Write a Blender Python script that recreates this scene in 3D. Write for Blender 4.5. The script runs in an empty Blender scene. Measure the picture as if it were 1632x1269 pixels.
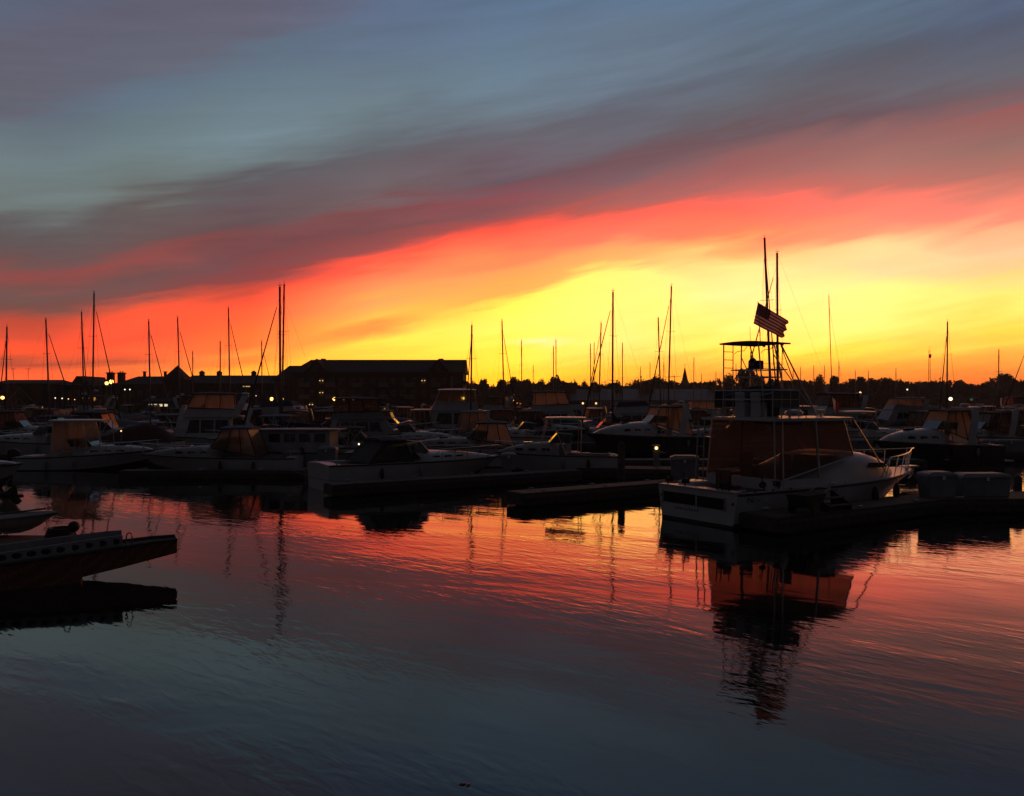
import bpy, math, random
from mathutils import Vector, Matrix
R = math.radians
S = bpy.context.scene
C = S.collection
rnd = random.Random(7)

# ------------------------------------------------------------------ camera
FPX, CX, HY, CH = 1300.0, 816.0, 640.0, 4.0        # focal length in photo pixels, centre column, horizon row, eye height
cd = bpy.data.cameras.new('camera'); cam = bpy.data.objects.new('camera', cd); C.objects.link(cam)
cam.location = (0, 0, CH); cam.rotation_euler = (R(90), 0, 0)
cd.sensor_fit = 'HORIZONTAL'; cd.sensor_width = 36; cd.lens = 36 * FPX / 1632
cd.shift_y = (HY - 634.5) / 1632
cd.clip_start = 0.1; cd.clip_end = 6000
S.camera = cam
S.view_settings.view_transform = 'Standard'; S.view_settings.look = 'None'
S.view_settings.exposure = 0; S.view_settings.gamma = 1
S.view_settings.use_curve_mapping = False
HZ = 0.00022                                       # density of the added veil volume
S.cycles.max_bounces = 6; S.cycles.volume_bounces = 0; S.cycles.transparent_max_bounces = 16
S.cycles.caustics_reflective = False; S.cycles.caustics_refractive = False
S.cycles.use_denoising = True
S.cycles.use_adaptive_sampling = True; S.cycles.adaptive_threshold = 0.02

# ------------------------------------------------------------------ sky (dusk, layered by elevation and azimuth)
def lin(c):
    return [((v / 255) / 12.92 if v / 255 <= 0.04045 else ((v / 255 + 0.055) / 1.055) ** 2.4) for v in c]
def hdr(c):                                        # the afterglow is far brighter than the picture's white
    r, g, b = lin(c)
    if c[0] >= 235:
        k = (c[0] - 235) / 20
        r = r * (1 + k * k * (0.34 + 1.2 * min(1, g * 1.1)))
        g = g * (1 + 0.12 * k * max(0, min(1, (g - 0.3) / 0.4)))
    return (r, g, b)
SKX = [50, 220, 400, 600, 810, 1000, 1180, 1400, 1582]
LAY = [  # rows of the photograph where each band lies at the nine azimuths, and its colour there
 ([0, 0, 0, 0, 0, -10, -20, -40, -60], [(92, 104, 127),(93, 101, 122),(95, 102, 124),(95, 110, 136),(94, 116, 142),(95, 119, 145),(96, 118, 141),(94, 115, 138),(92, 107, 131)]),
 ([185, 150, 95, 80, 60, 40, 20, 0, -25], [(100, 110, 123),(99, 116, 132),(97, 114, 130),(100, 117, 138),(101, 122, 145),(104, 121, 141),(98, 116, 138),(93, 112, 132),(91, 103, 125)]),
 ([260, 235, 200, 165, 120, 100, 75, 45, 8], [(112, 128, 132),(112, 130, 134),(115, 135, 145),(112, 130, 140),(108, 130, 148),(108, 124, 142),(100, 114, 130),(92, 106, 123),(88, 100, 124)]),
 ([335, 290, 250, 215, 172, 145, 118, 75, 28], [(112, 122, 120),(111, 121, 119),(110, 125, 129),(103, 113, 120),(110, 125, 138),(105, 118, 134),(98, 106, 120),(92, 98, 112),(86, 97, 120)]),
 ([365, 325, 290, 245, 212, 180, 150, 100, 60], [(100, 97, 98),(100, 92, 91),(97, 94, 99),(100, 98, 105),(104, 103, 112),(102, 104, 116),(103, 107, 117),(95, 97, 109),(91, 97, 115)]),
 ([390, 358, 325, 290, 252, 225, 188, 145, 112], [(100, 87, 88),(103, 88, 88),(104, 86, 91),(113, 101, 105),(111, 97, 107),(106, 98, 106),(106, 100, 108),(106, 100, 109),(102, 102, 112)]),
 ([412, 388, 357, 318, 284, 258, 216, 186, 150], [(110, 84, 83),(110, 85, 85),(102, 82, 85),(118, 101, 104),(107, 85, 94),(120, 87, 93),(112, 89, 94),(111, 89, 96),(115, 98, 103)]),
 ([438, 410, 383, 337, 314, 280, 250, 216, 178], [(146, 77, 73),(150, 78, 75),(128, 79, 80),(131, 80, 82),(146, 80, 86),(128, 96, 100),(148, 101, 102),(150, 105, 104),(155, 95, 93)]),
 ([464, 440, 410, 368, 336, 306, 276, 258, 232], [(114, 84, 80),(116, 82, 81),(126, 76, 79),(126, 78, 80),(142, 87, 90),(170, 100, 96),(168, 102, 99),(176, 117, 108),(153, 112, 104)]),
 ([495, 472, 440, 392, 354, 328, 303, 300, 290], [(128, 83, 75),(138, 82, 78),(150, 71, 70),(165, 82, 78),(185, 85, 80),(208, 100, 86),(208, 109, 99),(212, 118, 105),(190, 120, 108)]),
 ([516, 492, 466, 416, 372, 348, 338, 343, 348], [(205, 80, 58),(240, 94, 64),(228, 82, 60),(255, 100, 74),(246, 94, 73),(255, 111, 90),(255, 116, 95),(254, 140, 115),(249, 150, 122)]),
 ([538, 512, 490, 440, 400, 375, 374, 362, 370], [(236, 85, 55),(255, 98, 60),(255, 98, 60),(255, 145, 90),(255, 124, 88),(255, 130, 100),(255, 145, 97),(255, 162, 121),(255, 186, 140)]),
 ([556, 538, 520, 470, 430, 398, 400, 392, 400], [(255, 95, 50),(246, 92, 58),(255, 118, 60),(255, 166, 98),(255, 168, 95),(255, 174, 108),(255, 190, 116),(255, 220, 158),(252, 204, 158)]),
 ([570, 556, 546, 500, 470, 420, 421, 430, 438], [(236, 92, 55),(255, 110, 60),(255, 132, 60),(255, 200, 85),(255, 186, 88),(255, 192, 112),(255, 236, 150),(252, 222, 164),(252, 214, 150)]),
 ([580, 572, 562, 522, 485, 436, 476, 460, 474], [(205, 84, 58),(226, 96, 56),(255, 172, 70),(255, 162, 76),(255, 250, 94),(255, 246, 132),(255, 250, 165),(255, 254, 150),(255, 242, 126)]),
 ([590, 582, 578, 542, 520, 490, 525, 515, 528], [(250, 105, 56),(250, 132, 64),(255, 156, 60),(255, 240, 84),(255, 255, 112),(255, 252, 135),(255, 255, 134),(255, 252, 135),(255, 224, 84)]),
 ([602, 594, 592, 556, 560, 545, 560, 555, 558], [(255, 116, 58),(255, 130, 60),(255, 206, 62),(255, 224, 80),(255, 255, 82),(255, 255, 140),(255, 244, 78),(255, 234, 86),(255, 192, 76)]),
 ([616, 612, 610, 600, 604, 590, 596, 592, 590], [(255, 112, 56),(250, 120, 58),(255, 190, 60),(255, 240, 70),(255, 232, 44),(255, 222, 70),(252, 168, 56),(252, 176, 62),(246, 150, 60)]),
 ([640, 640, 640, 640, 640, 640, 640, 630, 625], [(225, 80, 40),(225, 85, 42),(240, 140, 50),(250, 165, 42),(255, 190, 34),(250, 150, 40),(244, 124, 42),(248, 116, 42),(255, 112, 42)]),
]
AZR, ELR = R(60), R(40)                            # ranges of the band curves
def azel(px, py):
    dx = px - CX
    return math.atan2(dx, FPX), math.atan2(HY - py, math.hypot(dx, FPX))
w = bpy.data.worlds.new('World'); S.world = w; w.use_nodes = True
nt = w.node_tree; N = nt.nodes; LK = nt.links; N.clear()
def nd(t, **k):
    n = N.new(t)
    for a, b in k.items(): setattr(n, a, b)
    return n
def math_(op, a, b=None, c=None, clamp=False):
    n = nd('ShaderNodeMath', operation=op); n.use_clamp = clamp
    for i, v in enumerate((a, b, c)):
        if v is None: continue
        if isinstance(v, (int, float)): n.inputs[i].default_value = v
        else: LK.new(v, n.inputs[i])
    return n.outputs[0]
tc = nd('ShaderNodeTexCoord'); sx = nd('ShaderNodeSeparateXYZ'); LK.new(tc.outputs['Generated'], sx.inputs[0])
az = math_('ARCTAN2', sx.outputs[0], sx.outputs[1])
el = math_('ARCSINE', sx.outputs[2])
# streaky noise: long along the bands (they rise to the right), short across them
elb = math_('SUBTRACT', el, math_('MULTIPLY', az, 0.20))
cv = nd('ShaderNodeCombineXYZ'); LK.new(math_('MULTIPLY', az, 2.2), cv.inputs[0]); LK.new(math_('MULTIPLY', elb, 14), cv.inputs[1])
n1 = nd('ShaderNodeTexNoise'); n1.inputs['Scale'].default_value = 2.0; n1.inputs['Detail'].default_value = 7; n1.inputs['Roughness'].default_value = 0.55
n1.inputs['Distortion'].default_value = 0.5
LK.new(cv.outputs[0], n1.inputs['Vector'])
cv2 = nd('ShaderNodeCombineXYZ'); LK.new(math_('MULTIPLY', az, 5), cv2.inputs[0]); LK.new(math_('MULTIPLY', math_('SUBTRACT', el, math_('MULTIPLY', az, 0.13)), 60), cv2.inputs[1]); cv2.inputs[2].default_value = 4.3
n2 = nd('ShaderNodeTexNoise'); n2.inputs['Scale'].default_value = 1.3; n2.inputs['Detail'].default_value = 6; n2.inputs['Roughness'].default_value = 0.6
LK.new(cv2.outputs[0], n2.inputs['Vector'])
w1 = math_('MULTIPLY', math_('SUBTRACT', n1.outputs[0], 0.5), 0.054)
w2 = math_('MULTIPLY', math_('SUBTRACT', n2.outputs[0], 0.5), 0.026)
fade = math_('MULTIPLY', el, 9.0, clamp=True)      # layers flatten out towards the horizon
elw = math_('ADD', el, math_('MULTIPLY', math_('ADD', w1, w2), math_('ADD', 0.25, math_('MULTIPLY', fade, 0.75))))
azn = math_('MULTIPLY_ADD', az, 1 / (2 * AZR), 0.5, clamp=True)
def band(i):
    ys, cs = LAY[i]
    fc = nd('ShaderNodeFloatCurve'); cu = fc.mapping.curves[0]
    pts = [azel(x, y) for x, y in zip(SKX, ys)]
    pts = [((a + AZR) / (2 * AZR), e / ELR) for a, e in pts]
    pts = [(0, pts[0][1])] + pts + [(1, pts[-1][1])]
    cu.points[0].location = pts[0]; cu.points[1].location = pts[-1]
    for p in pts[1:-1]: cu.points.new(*p)
    for p in cu.points: p.handle_type = 'AUTO_CLAMPED'
    fc.mapping.use_clip = False; fc.mapping.update()
    LK.new(azn, fc.inputs['Value'])
    cr = nd('ShaderNodeValToRGB'); ce = cr.color_ramp
    for k, (x, c) in enumerate(zip(SKX, cs)):
        pos = (azel(x, 0)[0] + AZR) / (2 * AZR)
        e = ce.elements[k] if k < 2 else ce.elements.new(pos)
        e.position = pos
    for k, c in enumerate(cs):
        ce.elements[k].color = [v * 0.3 for v in hdr(c)] + [1]
    LK.new(azn, cr.inputs[0])
    return math_('MULTIPLY', fc.outputs[0], ELR), cr.outputs[0]
def mixc(f, a, b, sock=True):
    m = nd('ShaderNodeMix', data_type='RGBA'); m.clamp_factor = True
    if isinstance(f, (int, float)): m.inputs[0].default_value = f
    else: LK.new(f, m.inputs[0])
    for i, v in ((6, a), (7, b)):
        if isinstance(v, (tuple, list)): m.inputs[i].default_value = (*v, 1)
        else: LK.new(v, m.inputs[i])
    return m.outputs[2]
def smooth(v, lo, hi):
    m = nd('ShaderNodeMapRange'); m.interpolation_type = 'SMOOTHSTEP'
    LK.new(v, m.inputs[0])
    for i, x in ((1, lo), (2, hi)):
        if isinstance(x, (int, float)): m.inputs[i].default_value = x
        else: LK.new(x, m.inputs[i])
    return m.outputs[0]
e_prev, col = None, None
bands = [band(i) for i in range(len(LAY))]
e0, c0 = bands[0]
zen = (0.3 * 0.032, 0.3 * 0.037, 0.3 * 0.050)
t = math_('DIVIDE', math_('SUBTRACT', el, R(26.5)), R(30), clamp=True)
col = mixc(math_('POWER', t, 0.8), c0, zen)
for i in range(len(LAY) - 1):
    ea, ca = bands[i]; eb, cb = bands[i + 1]
    f = math_('DIVIDE', math_('SUBTRACT', ea, elw), math_('SUBTRACT', ea, eb), clamp=True)
    col = mixc(f, col, cb)
# mauve cloud high on the left, and a faint one across the top
mc = math_('ADD', el, math_('MULTIPLY', az, -0.42))
mm = math_('MULTIPLY', smooth(math_('ADD', mc, math_('MULTIPLY', w1, 1.8)), R(29.5), R(31)), math_('SUBTRACT', 1, smooth(math_('ADD', mc, w1), R(33.5), R(37.5))))
mm = math_('MULTIPLY', mm, math_('SUBTRACT', 1, smooth(az, R(-20), R(-3))))
col = mixc(math_('MULTIPLY', mm, 0.5), col, [v * 0.3 for v in lin((102, 92, 104))])
# bright slivers where the sun went down
sc_ = nd('ShaderNodeCombineXYZ'); LK.new(math_('MULTIPLY', math_('SUBTRACT', az, R(2.0)), 1.0), sc_.inputs[0]); LK.new(math_('MULTIPLY', math_('SUBTRACT', elw, R(4.15)), 7.0), sc_.inputs[1])
ln = nd('ShaderNodeVectorMath', operation='LENGTH'); LK.new(sc_.outputs[0], ln.inputs[0])
gl = math_('SUBTRACT', 1, smooth(ln.outputs['Value'], 0.0, R(3.4)))
col = mixc(math_('MULTIPLY', gl, 0.6), col, (0.3 * 2.6, 0.3 * 1.15, 0.3 * 0.55))
# fine tonal streaks
v1 = math_('ADD', math_('MULTIPLY_ADD', math_('SUBTRACT', n2.outputs[0], 0.5), 0.30, 1.0), math_('MULTIPLY', math_('SUBTRACT', n1.outputs[0], 0.5), 0.32))
vm = nd('ShaderNodeVectorMath', operation='SCALE'); LK.new(col, vm.inputs[0]); LK.new(v1, vm.inputs[3]); col = vm.outputs[0]
# the eastern half is already night-dark blue
back = smooth(math_('ABSOLUTE', az), R(32), R(82))
east = mixc(smooth(el, R(0), R(60)), (0.3 * 0.032, 0.3 * 0.029, 0.3 * 0.031), (0.3 * 0.034, 0.3 * 0.036, 0.3 * 0.045))
col = mixc(back, col, east)
col = mixc(smooth(el, R(-0.2), R(-3)), col, (0.001, 0.001, 0.001))
bg = nd('ShaderNodeBackground'); LK.new(col, bg.inputs[0]); bg.inputs[1].default_value = 1 / 0.3
out = nd('ShaderNodeOutputWorld'); LK.new(bg.outputs[0], out.inputs[0])
w.cycles.sampling_method = 'MANUAL'; w.cycles.sample_map_resolution = 1024

# ------------------------------------------------------------------ materials
MC = {}
def mat(name, c, rough=0.5, metal=0.0, var=0.25, scale=3.0, bump=0.0, spec=0.5, c2=None, wave=None):
    if name in MC: return MC[name]
    m = bpy.data.materials.new(name); m.use_nodes = True
    t = m.node_tree; b = t.nodes['Principled BSDF']
    b.inputs['Roughness'].default_value = rough; b.inputs['Metallic'].default_value = metal
    b.inputs['Specular IOR Level'].default_value = spec
    tc = t.nodes.new('ShaderNodeTexCoord'); no = t.nodes.new('ShaderNodeTexNoise')
    no.inputs['Scale'].default_value = scale; no.inputs['Detail'].default_value = 6; no.inputs['Roughness'].default_value = 0.65
    t.links.new(tc.outputs['Object'], no.inputs['Vector'])
    cr = t.nodes.new('ShaderNodeValToRGB')
    d = c2 or [v * (1 - var) for v in c]
    cr.color_ramp.elements[0].color = (*d, 1); cr.color_ramp.elements[0].position = 0.35
    cr.color_ramp.elements[1].color = (*c, 1); cr.color_ramp.elements[1].position = 0.65
    t.links.new(no.outputs[0], cr.inputs[0]); t.links.new(cr.outputs[0], b.inputs['Base Color'])
    if bump:
        bp = t.nodes.new('ShaderNodeBump'); bp.inputs['Strength'].default_value = 0.6; bp.inputs['Distance'].default_value = bump
        t.links.new(no.outputs[0], bp.inputs['Height']); t.links.new(bp.outputs[0], b.inputs['Normal'])
    MC[name] = m
    return m
def emis(name, c, s):
    if name in MC: return MC[name]
    m = bpy.data.materials.new(name); m.use_nodes = True
    b = m.node_tree.nodes['Principled BSDF']
    b.inputs['Base Color'].default_value = (*c, 1); b.inputs['Emission Color'].default_value = (*c, 1); b.inputs['Emission Strength'].default_value = s
    MC[name] = m; return m
def vinyl(name, tint, amt, glow, tlw=0.52):
    m = bpy.data.materials.new(name); m.use_nodes = True; t = m.node_tree; t.nodes.clear()
    o = t.nodes.new('ShaderNodeOutputMaterial'); mx = t.nodes.new('ShaderNodeMixShader')
    tr = t.nodes.new('ShaderNodeBsdfTransparent'); gl = t.nodes.new('ShaderNodeBsdfPrincipled')
    tr.inputs[0].default_value = (*tint, 1)
    gl.inputs['Base Color'].default_value = (0.035, 0.025, 0.022, 1); gl.inputs['Roughness'].default_value = 0.15; gl.inputs['Specular IOR Level'].default_value = 0.35
    tc = t.nodes.new('ShaderNodeTexCoord'); no = t.nodes.new('ShaderNodeTexNoise'); no.inputs['Scale'].default_value = 2.4; no.inputs['Detail'].default_value = 4
    t.links.new(tc.outputs['Object'], no.inputs['Vector'])
    bp = t.nodes.new('ShaderNodeBump'); bp.inputs['Distance'].default_value = 0.05; bp.inputs['Strength'].default_value = 0.5
    t.links.new(no.outputs[0], bp.inputs['Height']); t.links.new(bp.outputs[0], gl.inputs['Normal'])
    ma = t.nodes.new('ShaderNodeMath'); ma.operation = 'MULTIPLY_ADD'; ma.inputs[1].default_value = 0.35; ma.inputs[2].default_value = amt - 0.17
    t.links.new(no.outputs[0], ma.inputs[0]); t.links.new(ma.outputs[0], mx.inputs[0])
    tl = t.nodes.new('ShaderNodeBsdfTranslucent'); tl.inputs[0].default_value = (*glow, 1); m2 = t.nodes.new('ShaderNodeMixShader'); m2.inputs[0].default_value = tlw
    t.links.new(tr.outputs[0], m2.inputs[1]); t.links.new(tl.outputs[0], m2.inputs[2])
    t.links.new(m2.outputs[0], mx.inputs[1]); t.links.new(gl.outputs[0], mx.inputs[2]); t.links.new(mx.outputs[0], o.inputs[0])
    MC[name] = m; return m
white = mat('white_gelcoat', (0.44, 0.45, 0.47), 0.32, spec=0.35, scale=1.2, var=0.18)
dirty = mat('weathered_gelcoat', (0.30, 0.30, 0.31), 0.5, spec=0.3, scale=2.2, var=0.35)
cream = mat('cream_gelcoat', (0.42, 0.39, 0.34), 0.35, scale=1.5)
grey = mat('grey_gelcoat', (0.22, 0.23, 0.25), 0.4, scale=1.5)
navy = mat('navy_gelcoat', (0.018, 0.022, 0.04), 0.22, scale=1.2)
blackh = mat('black_gelcoat', (0.012, 0.012, 0.014), 0.3)
redp = mat('bottom_paint', (0.05, 0.012, 0.010), 0.7)
deckm = mat('nonskid_deck', (0.40, 0.40, 0.39), 0.65, scale=9, bump=0.002)
blk = mat('black_rubber', (0.014, 0.014, 0.015), 0.6)
glass = mat('dark_glass', (0.012, 0.014, 0.018), 0.06, var=0.1)
alu = mat('anodised_tube', (0.45, 0.45, 0.46), 0.32, metal=0.85)
spar = mat('spar_alloy', (0.16, 0.15, 0.15), 0.45, metal=0.5)
steel = mat('stainless_rail', (0.6, 0.6, 0.6), 0.18, metal=1.0)
dcanvas = mat('dark_canvas', (0.018, 0.018, 0.022), 0.85, scale=4, bump=0.01)
ncanvas = mat('navy_canvas', (0.010, 0.020, 0.065), 0.85, scale=4, bump=0.01)
bcanvas = mat('blue_canvas', (0.02, 0.05, 0.17), 0.85, scale=4, bump=0.01)
rcanvas = mat('maroon_canvas', (0.055, 0.012, 0.012), 0.85, scale=4, bump=0.01)
tcanvas = mat('tan_canvas', (0.16, 0.14, 0.115), 0.85, scale=4, bump=0.01)
gcanvas = mat('grey_canvas', (0.13, 0.14, 0.16), 0.85, scale=4, bump=0.01)
yell = mat('yellow_cover', (0.35, 0.22, 0.02), 0.7)
wood = mat('dock_plank', (0.13, 0.105, 0.082), 0.85, scale=6, c2=(0.065, 0.055, 0.045), bump=0.004)
wood2 = mat('dock_fascia', (0.075, 0.06, 0.048), 0.85, scale=5, c2=(0.03, 0.026, 0.022), bump=0.006)
dfloat = mat('dock_float', (0.015, 0.015, 0.015), 0.8)
pile = mat('piling_wood', (0.10, 0.085, 0.07), 0.9, scale=4, c2=(0.035, 0.03, 0.026), bump=0.01)
boxw = mat('dock_box_fibreglass', (0.20, 0.21, 0.235), 0.5, scale=2, spec=0.3)
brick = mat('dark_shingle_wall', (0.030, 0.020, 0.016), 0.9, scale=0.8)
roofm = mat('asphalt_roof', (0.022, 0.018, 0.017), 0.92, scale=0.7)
trim = mat('window_trim', (0.10, 0.09, 0.08), 0.7)
tintv = vinyl('smoked_vinyl', (0.66, 0.58, 0.53), 0.26, (0.30, 0.22, 0.19), 0.36)
dullv = vinyl('dull_vinyl', (0.70, 0.62, 0.56), 0.30, (0.25, 0.20, 0.16), 0.35)
clearv = vinyl('clear_vinyl', (0.80, 0.70, 0.62), 0.20, (0.80, 0.62, 0.46))
lampw = emis('warm_lamp', (1.0, 0.50, 0.11), 4.5)
lampo = emis('small_warm_lamp', (1.0, 0.55, 0.18), 2.0)
lampc = emis('white_lamp', (1.0, 0.80, 0.52), 2.2)
lampg = emis('green_lamp', (0.15, 1.0, 0.60), 1.6)
lampb = emis('blue_lamp', (0.03, 0.06, 1.0), 12)
litw = emis('lit_window_pane', (0.2, 0.14, 0.06), 0.008)

# ------------------------------------------------------------------ mesh helpers
class MB:
    def __init__(s): s.v = []; s.f = []; s.m = []; s.isl = []
    def add(s, vs, fs, mi=0):
        n = len(s.v); vs = list(vs); s.isl.append((n, n + len(vs), len(s.f), len(s.f) + len(fs))); s.v += [tuple(v) for v in vs]; s.f += [tuple(n + i for i in f) for f in fs]; s.m += [mi] * len(fs); return s
    def box(s, x0, x1, y0, y1, z0, z1, mi=0):
        return s.add([(x0,y0,z0),(x1,y0,z0),(x1,y1,z0),(x0,y1,z0),(x0,y0,z1),(x1,y0,z1),(x1,y1,z1),(x0,y1,z1)],
                     [(0,3,2,1),(4,5,6,7),(0,1,5,4),(1,2,6,5),(2,3,7,6),(3,0,4,7)], mi)
    def tube(s, pts, r, n=6, r2=None, mi=0, cap=True):
        pts = [Vector(p) for p in pts]; rings = []
        for i, p in enumerate(pts):
            a = pts[max(0, i - 1)]; b = pts[min(len(pts) - 1, i + 1)]
            d = (b - a).normalized(); u = d.orthogonal().normalized() if abs(d.z) > 0.95 else d.cross(Vector((0, 0, 1))).normalized()
            v = d.cross(u); k = i / max(1, len(pts) - 1); rr = r if r2 is None else r + (r2 - r) * k
            rings.append([p + u * rr * math.cos(q * 2 * math.pi / n) + v * rr * math.sin(q * 2 * math.pi / n) for q in range(n)])
        vs = [p for g in rings for p in g]; fs = []
        for i in range(len(pts) - 1):
            for q in range(n):
                fs.append((i * n + q, i * n + (q + 1) % n, (i + 1) * n + (q + 1) % n, (i + 1) * n + q))
        if cap: fs += [tuple(range(n))[::-1], tuple((len(pts) - 1) * n + q for q in range(n))]
        return s.add(vs, fs, mi)
    def prism(s, prof, wl, mi=0, yc=0):            # side profile (x,z) with a half width per point
        n = len(prof)
        vs = [(x, yc + h, z) for (x, z), h in zip(prof, wl)] + [(x, yc - h, z) for (x, z), h in zip(prof, wl)]
        fs = [tuple(range(n)), tuple(range(2 * n - 1, n - 1, -1))]
        for i in range(n):
            j = (i + 1) % n; fs.append((i, i + n, j + n, j))
        return s.add(vs, fs, mi)
    def ball(s, c, rx, ry=None, rz=None, n=10, m=6, mi=0):
        ry = ry or rx; rz = rz or rx; vs = []; fs = []
        for i in range(m + 1):
            p = math.pi * i / m
            for j in range(n):
                q = 2 * math.pi * j / n
                vs.append((c[0] + rx * math.sin(p) * math.cos(q), c[1] + ry * math.sin(p) * math.sin(q), c[2] + rz * math.cos(p)))
        for i in range(m):
            for j in range(n):
                fs.append((i * n + j, (i + 1) * n + j, (i + 1) * n + (j + 1) % n, i * n + (j + 1) % n))
        return s.add(vs, fs, mi)
    def pieces(s):
        k = len(s.isl)
        if k < 2 or k > 150 or s.isl[-1][1] != len(s.v): return [s]
        bx = []
        for a, b, _, _ in s.isl:
            q = s.v[a:b]; bx.append([(min(p[i] for p in q), max(p[i] for p in q)) for i in range(3)])
        sz = [max(h - l for l, h in b) for b in bx]; par = list(range(k))
        def find(i):
            while par[i] != i: i = par[i]
            return i
        for i in range(k):
            for j in range(i + 1, k):
                g = math.sqrt(sum(max(0, bx[i][d][0] - bx[j][d][1], bx[j][d][0] - bx[i][d][1]) ** 2 for d in range(3)))
                if g <= max(0.02, 0.45 * max(sz[i], sz[j])): par[find(i)] = find(j)
        out = {}
        for i, (a, b, c, d) in enumerate(s.isl):
            o = out.setdefault(find(i), MB()); o.add(s.v[a:b], [tuple(x - a for x in f) for f in s.f[c:d]]); o.m[-(d-c):] = s.m[c:d]
        return list(out.values()) if len(out) > 1 else [s]
    def build(s, name, m, parent=None, smooth=False, bevel=0):
        if parent is not None:
            ps = s.pieces()
            if len(ps) > 1: return [p._build(name, m, parent, smooth, bevel) for p in ps][0]
        return s._build(name, m, parent, smooth, bevel)
    def _build(s, name, m, parent=None, smooth=False, bevel=0):
        me = bpy.data.meshes.new(name); me.from_pydata(s.v, [], s.f)
        for q in (m if isinstance(m, (list, tuple)) else [m]): me.materials.append(q)
        me.polygons.foreach_set('material_index', s.m)
        if smooth: me.polygons.foreach_set('use_smooth', [True] * len(s.f))
        me.update()
        o = bpy.data.objects.new(name, me); C.objects.link(o)
        if parent: o.parent = parent
        if bevel:
            b = o.modifiers.new('bevel', 'BEVEL'); b.width = bevel; b.segments = 2; b.limit_method = 'ANGLE'
        return o
def tag(o, label=None, cat=None, group=None, kind=None):
    if label: o['label'] = label
    if cat: o['category'] = cat
    if group: o['group'] = group
    if kind: o['kind'] = kind
    return o
def empty(name, loc, rz=0, label=None, cat=None, group=None, rx=0, ry=0):
    o = bpy.data.objects.new(name, None); C.objects.link(o); o.empty_display_size = 0.2
    o.location = loc; o.rotation_euler = (rx, ry, rz)
    return tag(o, label, cat, group)
def kids(o): return [c for c in list(C.objects) if c.parent == o]
KID = {}
def copy_tree(o, parent=None):
    if o.name not in KID: KID[o.name] = kids(o)
    c = o.copy(); C.objects.link(c); c.parent = parent
    for ch in KID[o.name]: copy_tree(ch, c)
    return c
def P(px, py, Y): return Vector(((px - CX) / FPX * Y, Y, CH - (py - HY) / FPX * Y))
def G(px, Y, z=0.0): return Vector(((px - CX) / FPX * Y, Y, z))

# ------------------------------------------------------------------ water, land
def water_mat():
    m = bpy.data.materials.new('harbour_water'); m.use_nodes = True; t = m.node_tree; b = t.nodes['Principled BSDF']
    b.inputs['Base Color'].default_value = (0.0035, 0.006, 0.007, 1); b.inputs['Roughness'].default_value = 0.035
    b.inputs['IOR'].default_value = 1.56
    tc = t.nodes.new('ShaderNodeTexCoord')
    def layer(sx, sy, rot, detail, dist):
        mp = t.nodes.new('ShaderNodeMapping'); mp.vector_type = 'TEXTURE'; mp.inputs['Scale'].default_value = (sx, sy, 1); mp.inputs['Rotation'].default_value = (0, 0, R(rot))
        t.links.new(tc.outputs['Object'], mp.inputs[0])
        n = t.nodes.new('ShaderNodeTexNoise'); n.inputs['Scale'].default_value = 1; n.inputs['Detail'].default_value = detail; n.inputs['Roughness'].default_value = 0.5
        n.inputs['Distortion'].default_value = dist
        t.links.new(mp.outputs[0], n.inputs['Vector']); return n.outputs[0]
    def mth(op, a, b_):
        n = t.nodes.new('ShaderNodeMath'); n.operation = op
        for i, v in enumerate((a, b_)):
            if isinstance(v, (int, float)): n.inputs[i].default_value = v
            else: t.links.new(v, n.inputs[i])
        return n.outputs[0]
    a = layer(0.85, 0.28, -40, 2, 0.6)       # gentle ripples running across
    b2 = layer(0.42, 0.13, -58, 2, 0.4)       # fine ripples
    c = layer(12, 3.4, -25, 3, 1.2)      # patches of breeze
    d = layer(3.8, 1.5, -30, 1, 0.3)        # slow swell
    pm = t.nodes.new('ShaderNodeMapRange'); pm.inputs[1].default_value = 0.38; pm.inputs[2].default_value = 0.66; pm.inputs[3].default_value = 0.14; pm.inputs[4].default_value = 1.15
    t.links.new(c, pm.inputs[0])
    h = mth('ADD', mth('MULTIPLY', mth('ADD', mth('MULTIPLY', a, 0.0074), mth('MULTIPLY', b2, 0.0024)), pm.outputs[0]), mth('MULTIPLY', d, 0.009))
    bp = t.nodes.new('ShaderNodeBump'); bp.inputs['Strength'].default_value = 1.0; bp.inputs['Distance'].default_value = 1.0
    t.links.new(h, bp.inputs['Height']); t.links.new(bp.outputs[0], b.inputs['Normal'])
    return m
tag(MB().add([(-900,-150,0),(900,-150,0),(900,1000,0),(-900,1000,0)], [(0,1,2,3)]).build('water', water_mat()), kind='structure')
landm = mat('shore_ground', (0.03, 0.03, 0.022), 0.95, scale=0.2)
land = MB(); pl = [(-890,214),(-160,212),(-8,209),(-2,250),(6,338),(890,345),(890,990),(-890,990)]
n = len(pl)
land.add([(x,y,1.1) for x,y in pl] + [(x,y,-0.5) for x,y in pl], [tuple(range(n))] + [(i, i+n, (i+1)%n+n, (i+1)%n) for i in range(n)])
tag(land.build('ground', landm), kind='structure')
def wall_run(a, b, label):
    a = Vector(a); b = Vector(b); d = (b - a); L = d.length; rt = math.atan2(d.y, d.x)
    e = empty('seawall', a, rt, label, 'seawall')
    MB().box(0, L, -0.5, 0.1, -0.5, 1.0).build('wall', mat('seawall_stone', (0.07,0.065,0.06), 0.9), e)
    MB().box(0, L, -0.6, 0.15, 1.003, 1.2).build('coping', mat('seawall_coping', (0.11,0.10,0.095), 0.9), e)
wall_run((-170, 211.4, 0), (-8, 208.2, 0), 'low dark seawall along the left shore below the brick blocks')
wall_run((6, 337, 0), (340, 338, 0), 'low dark seawall along the far shore under the tree line')

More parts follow.
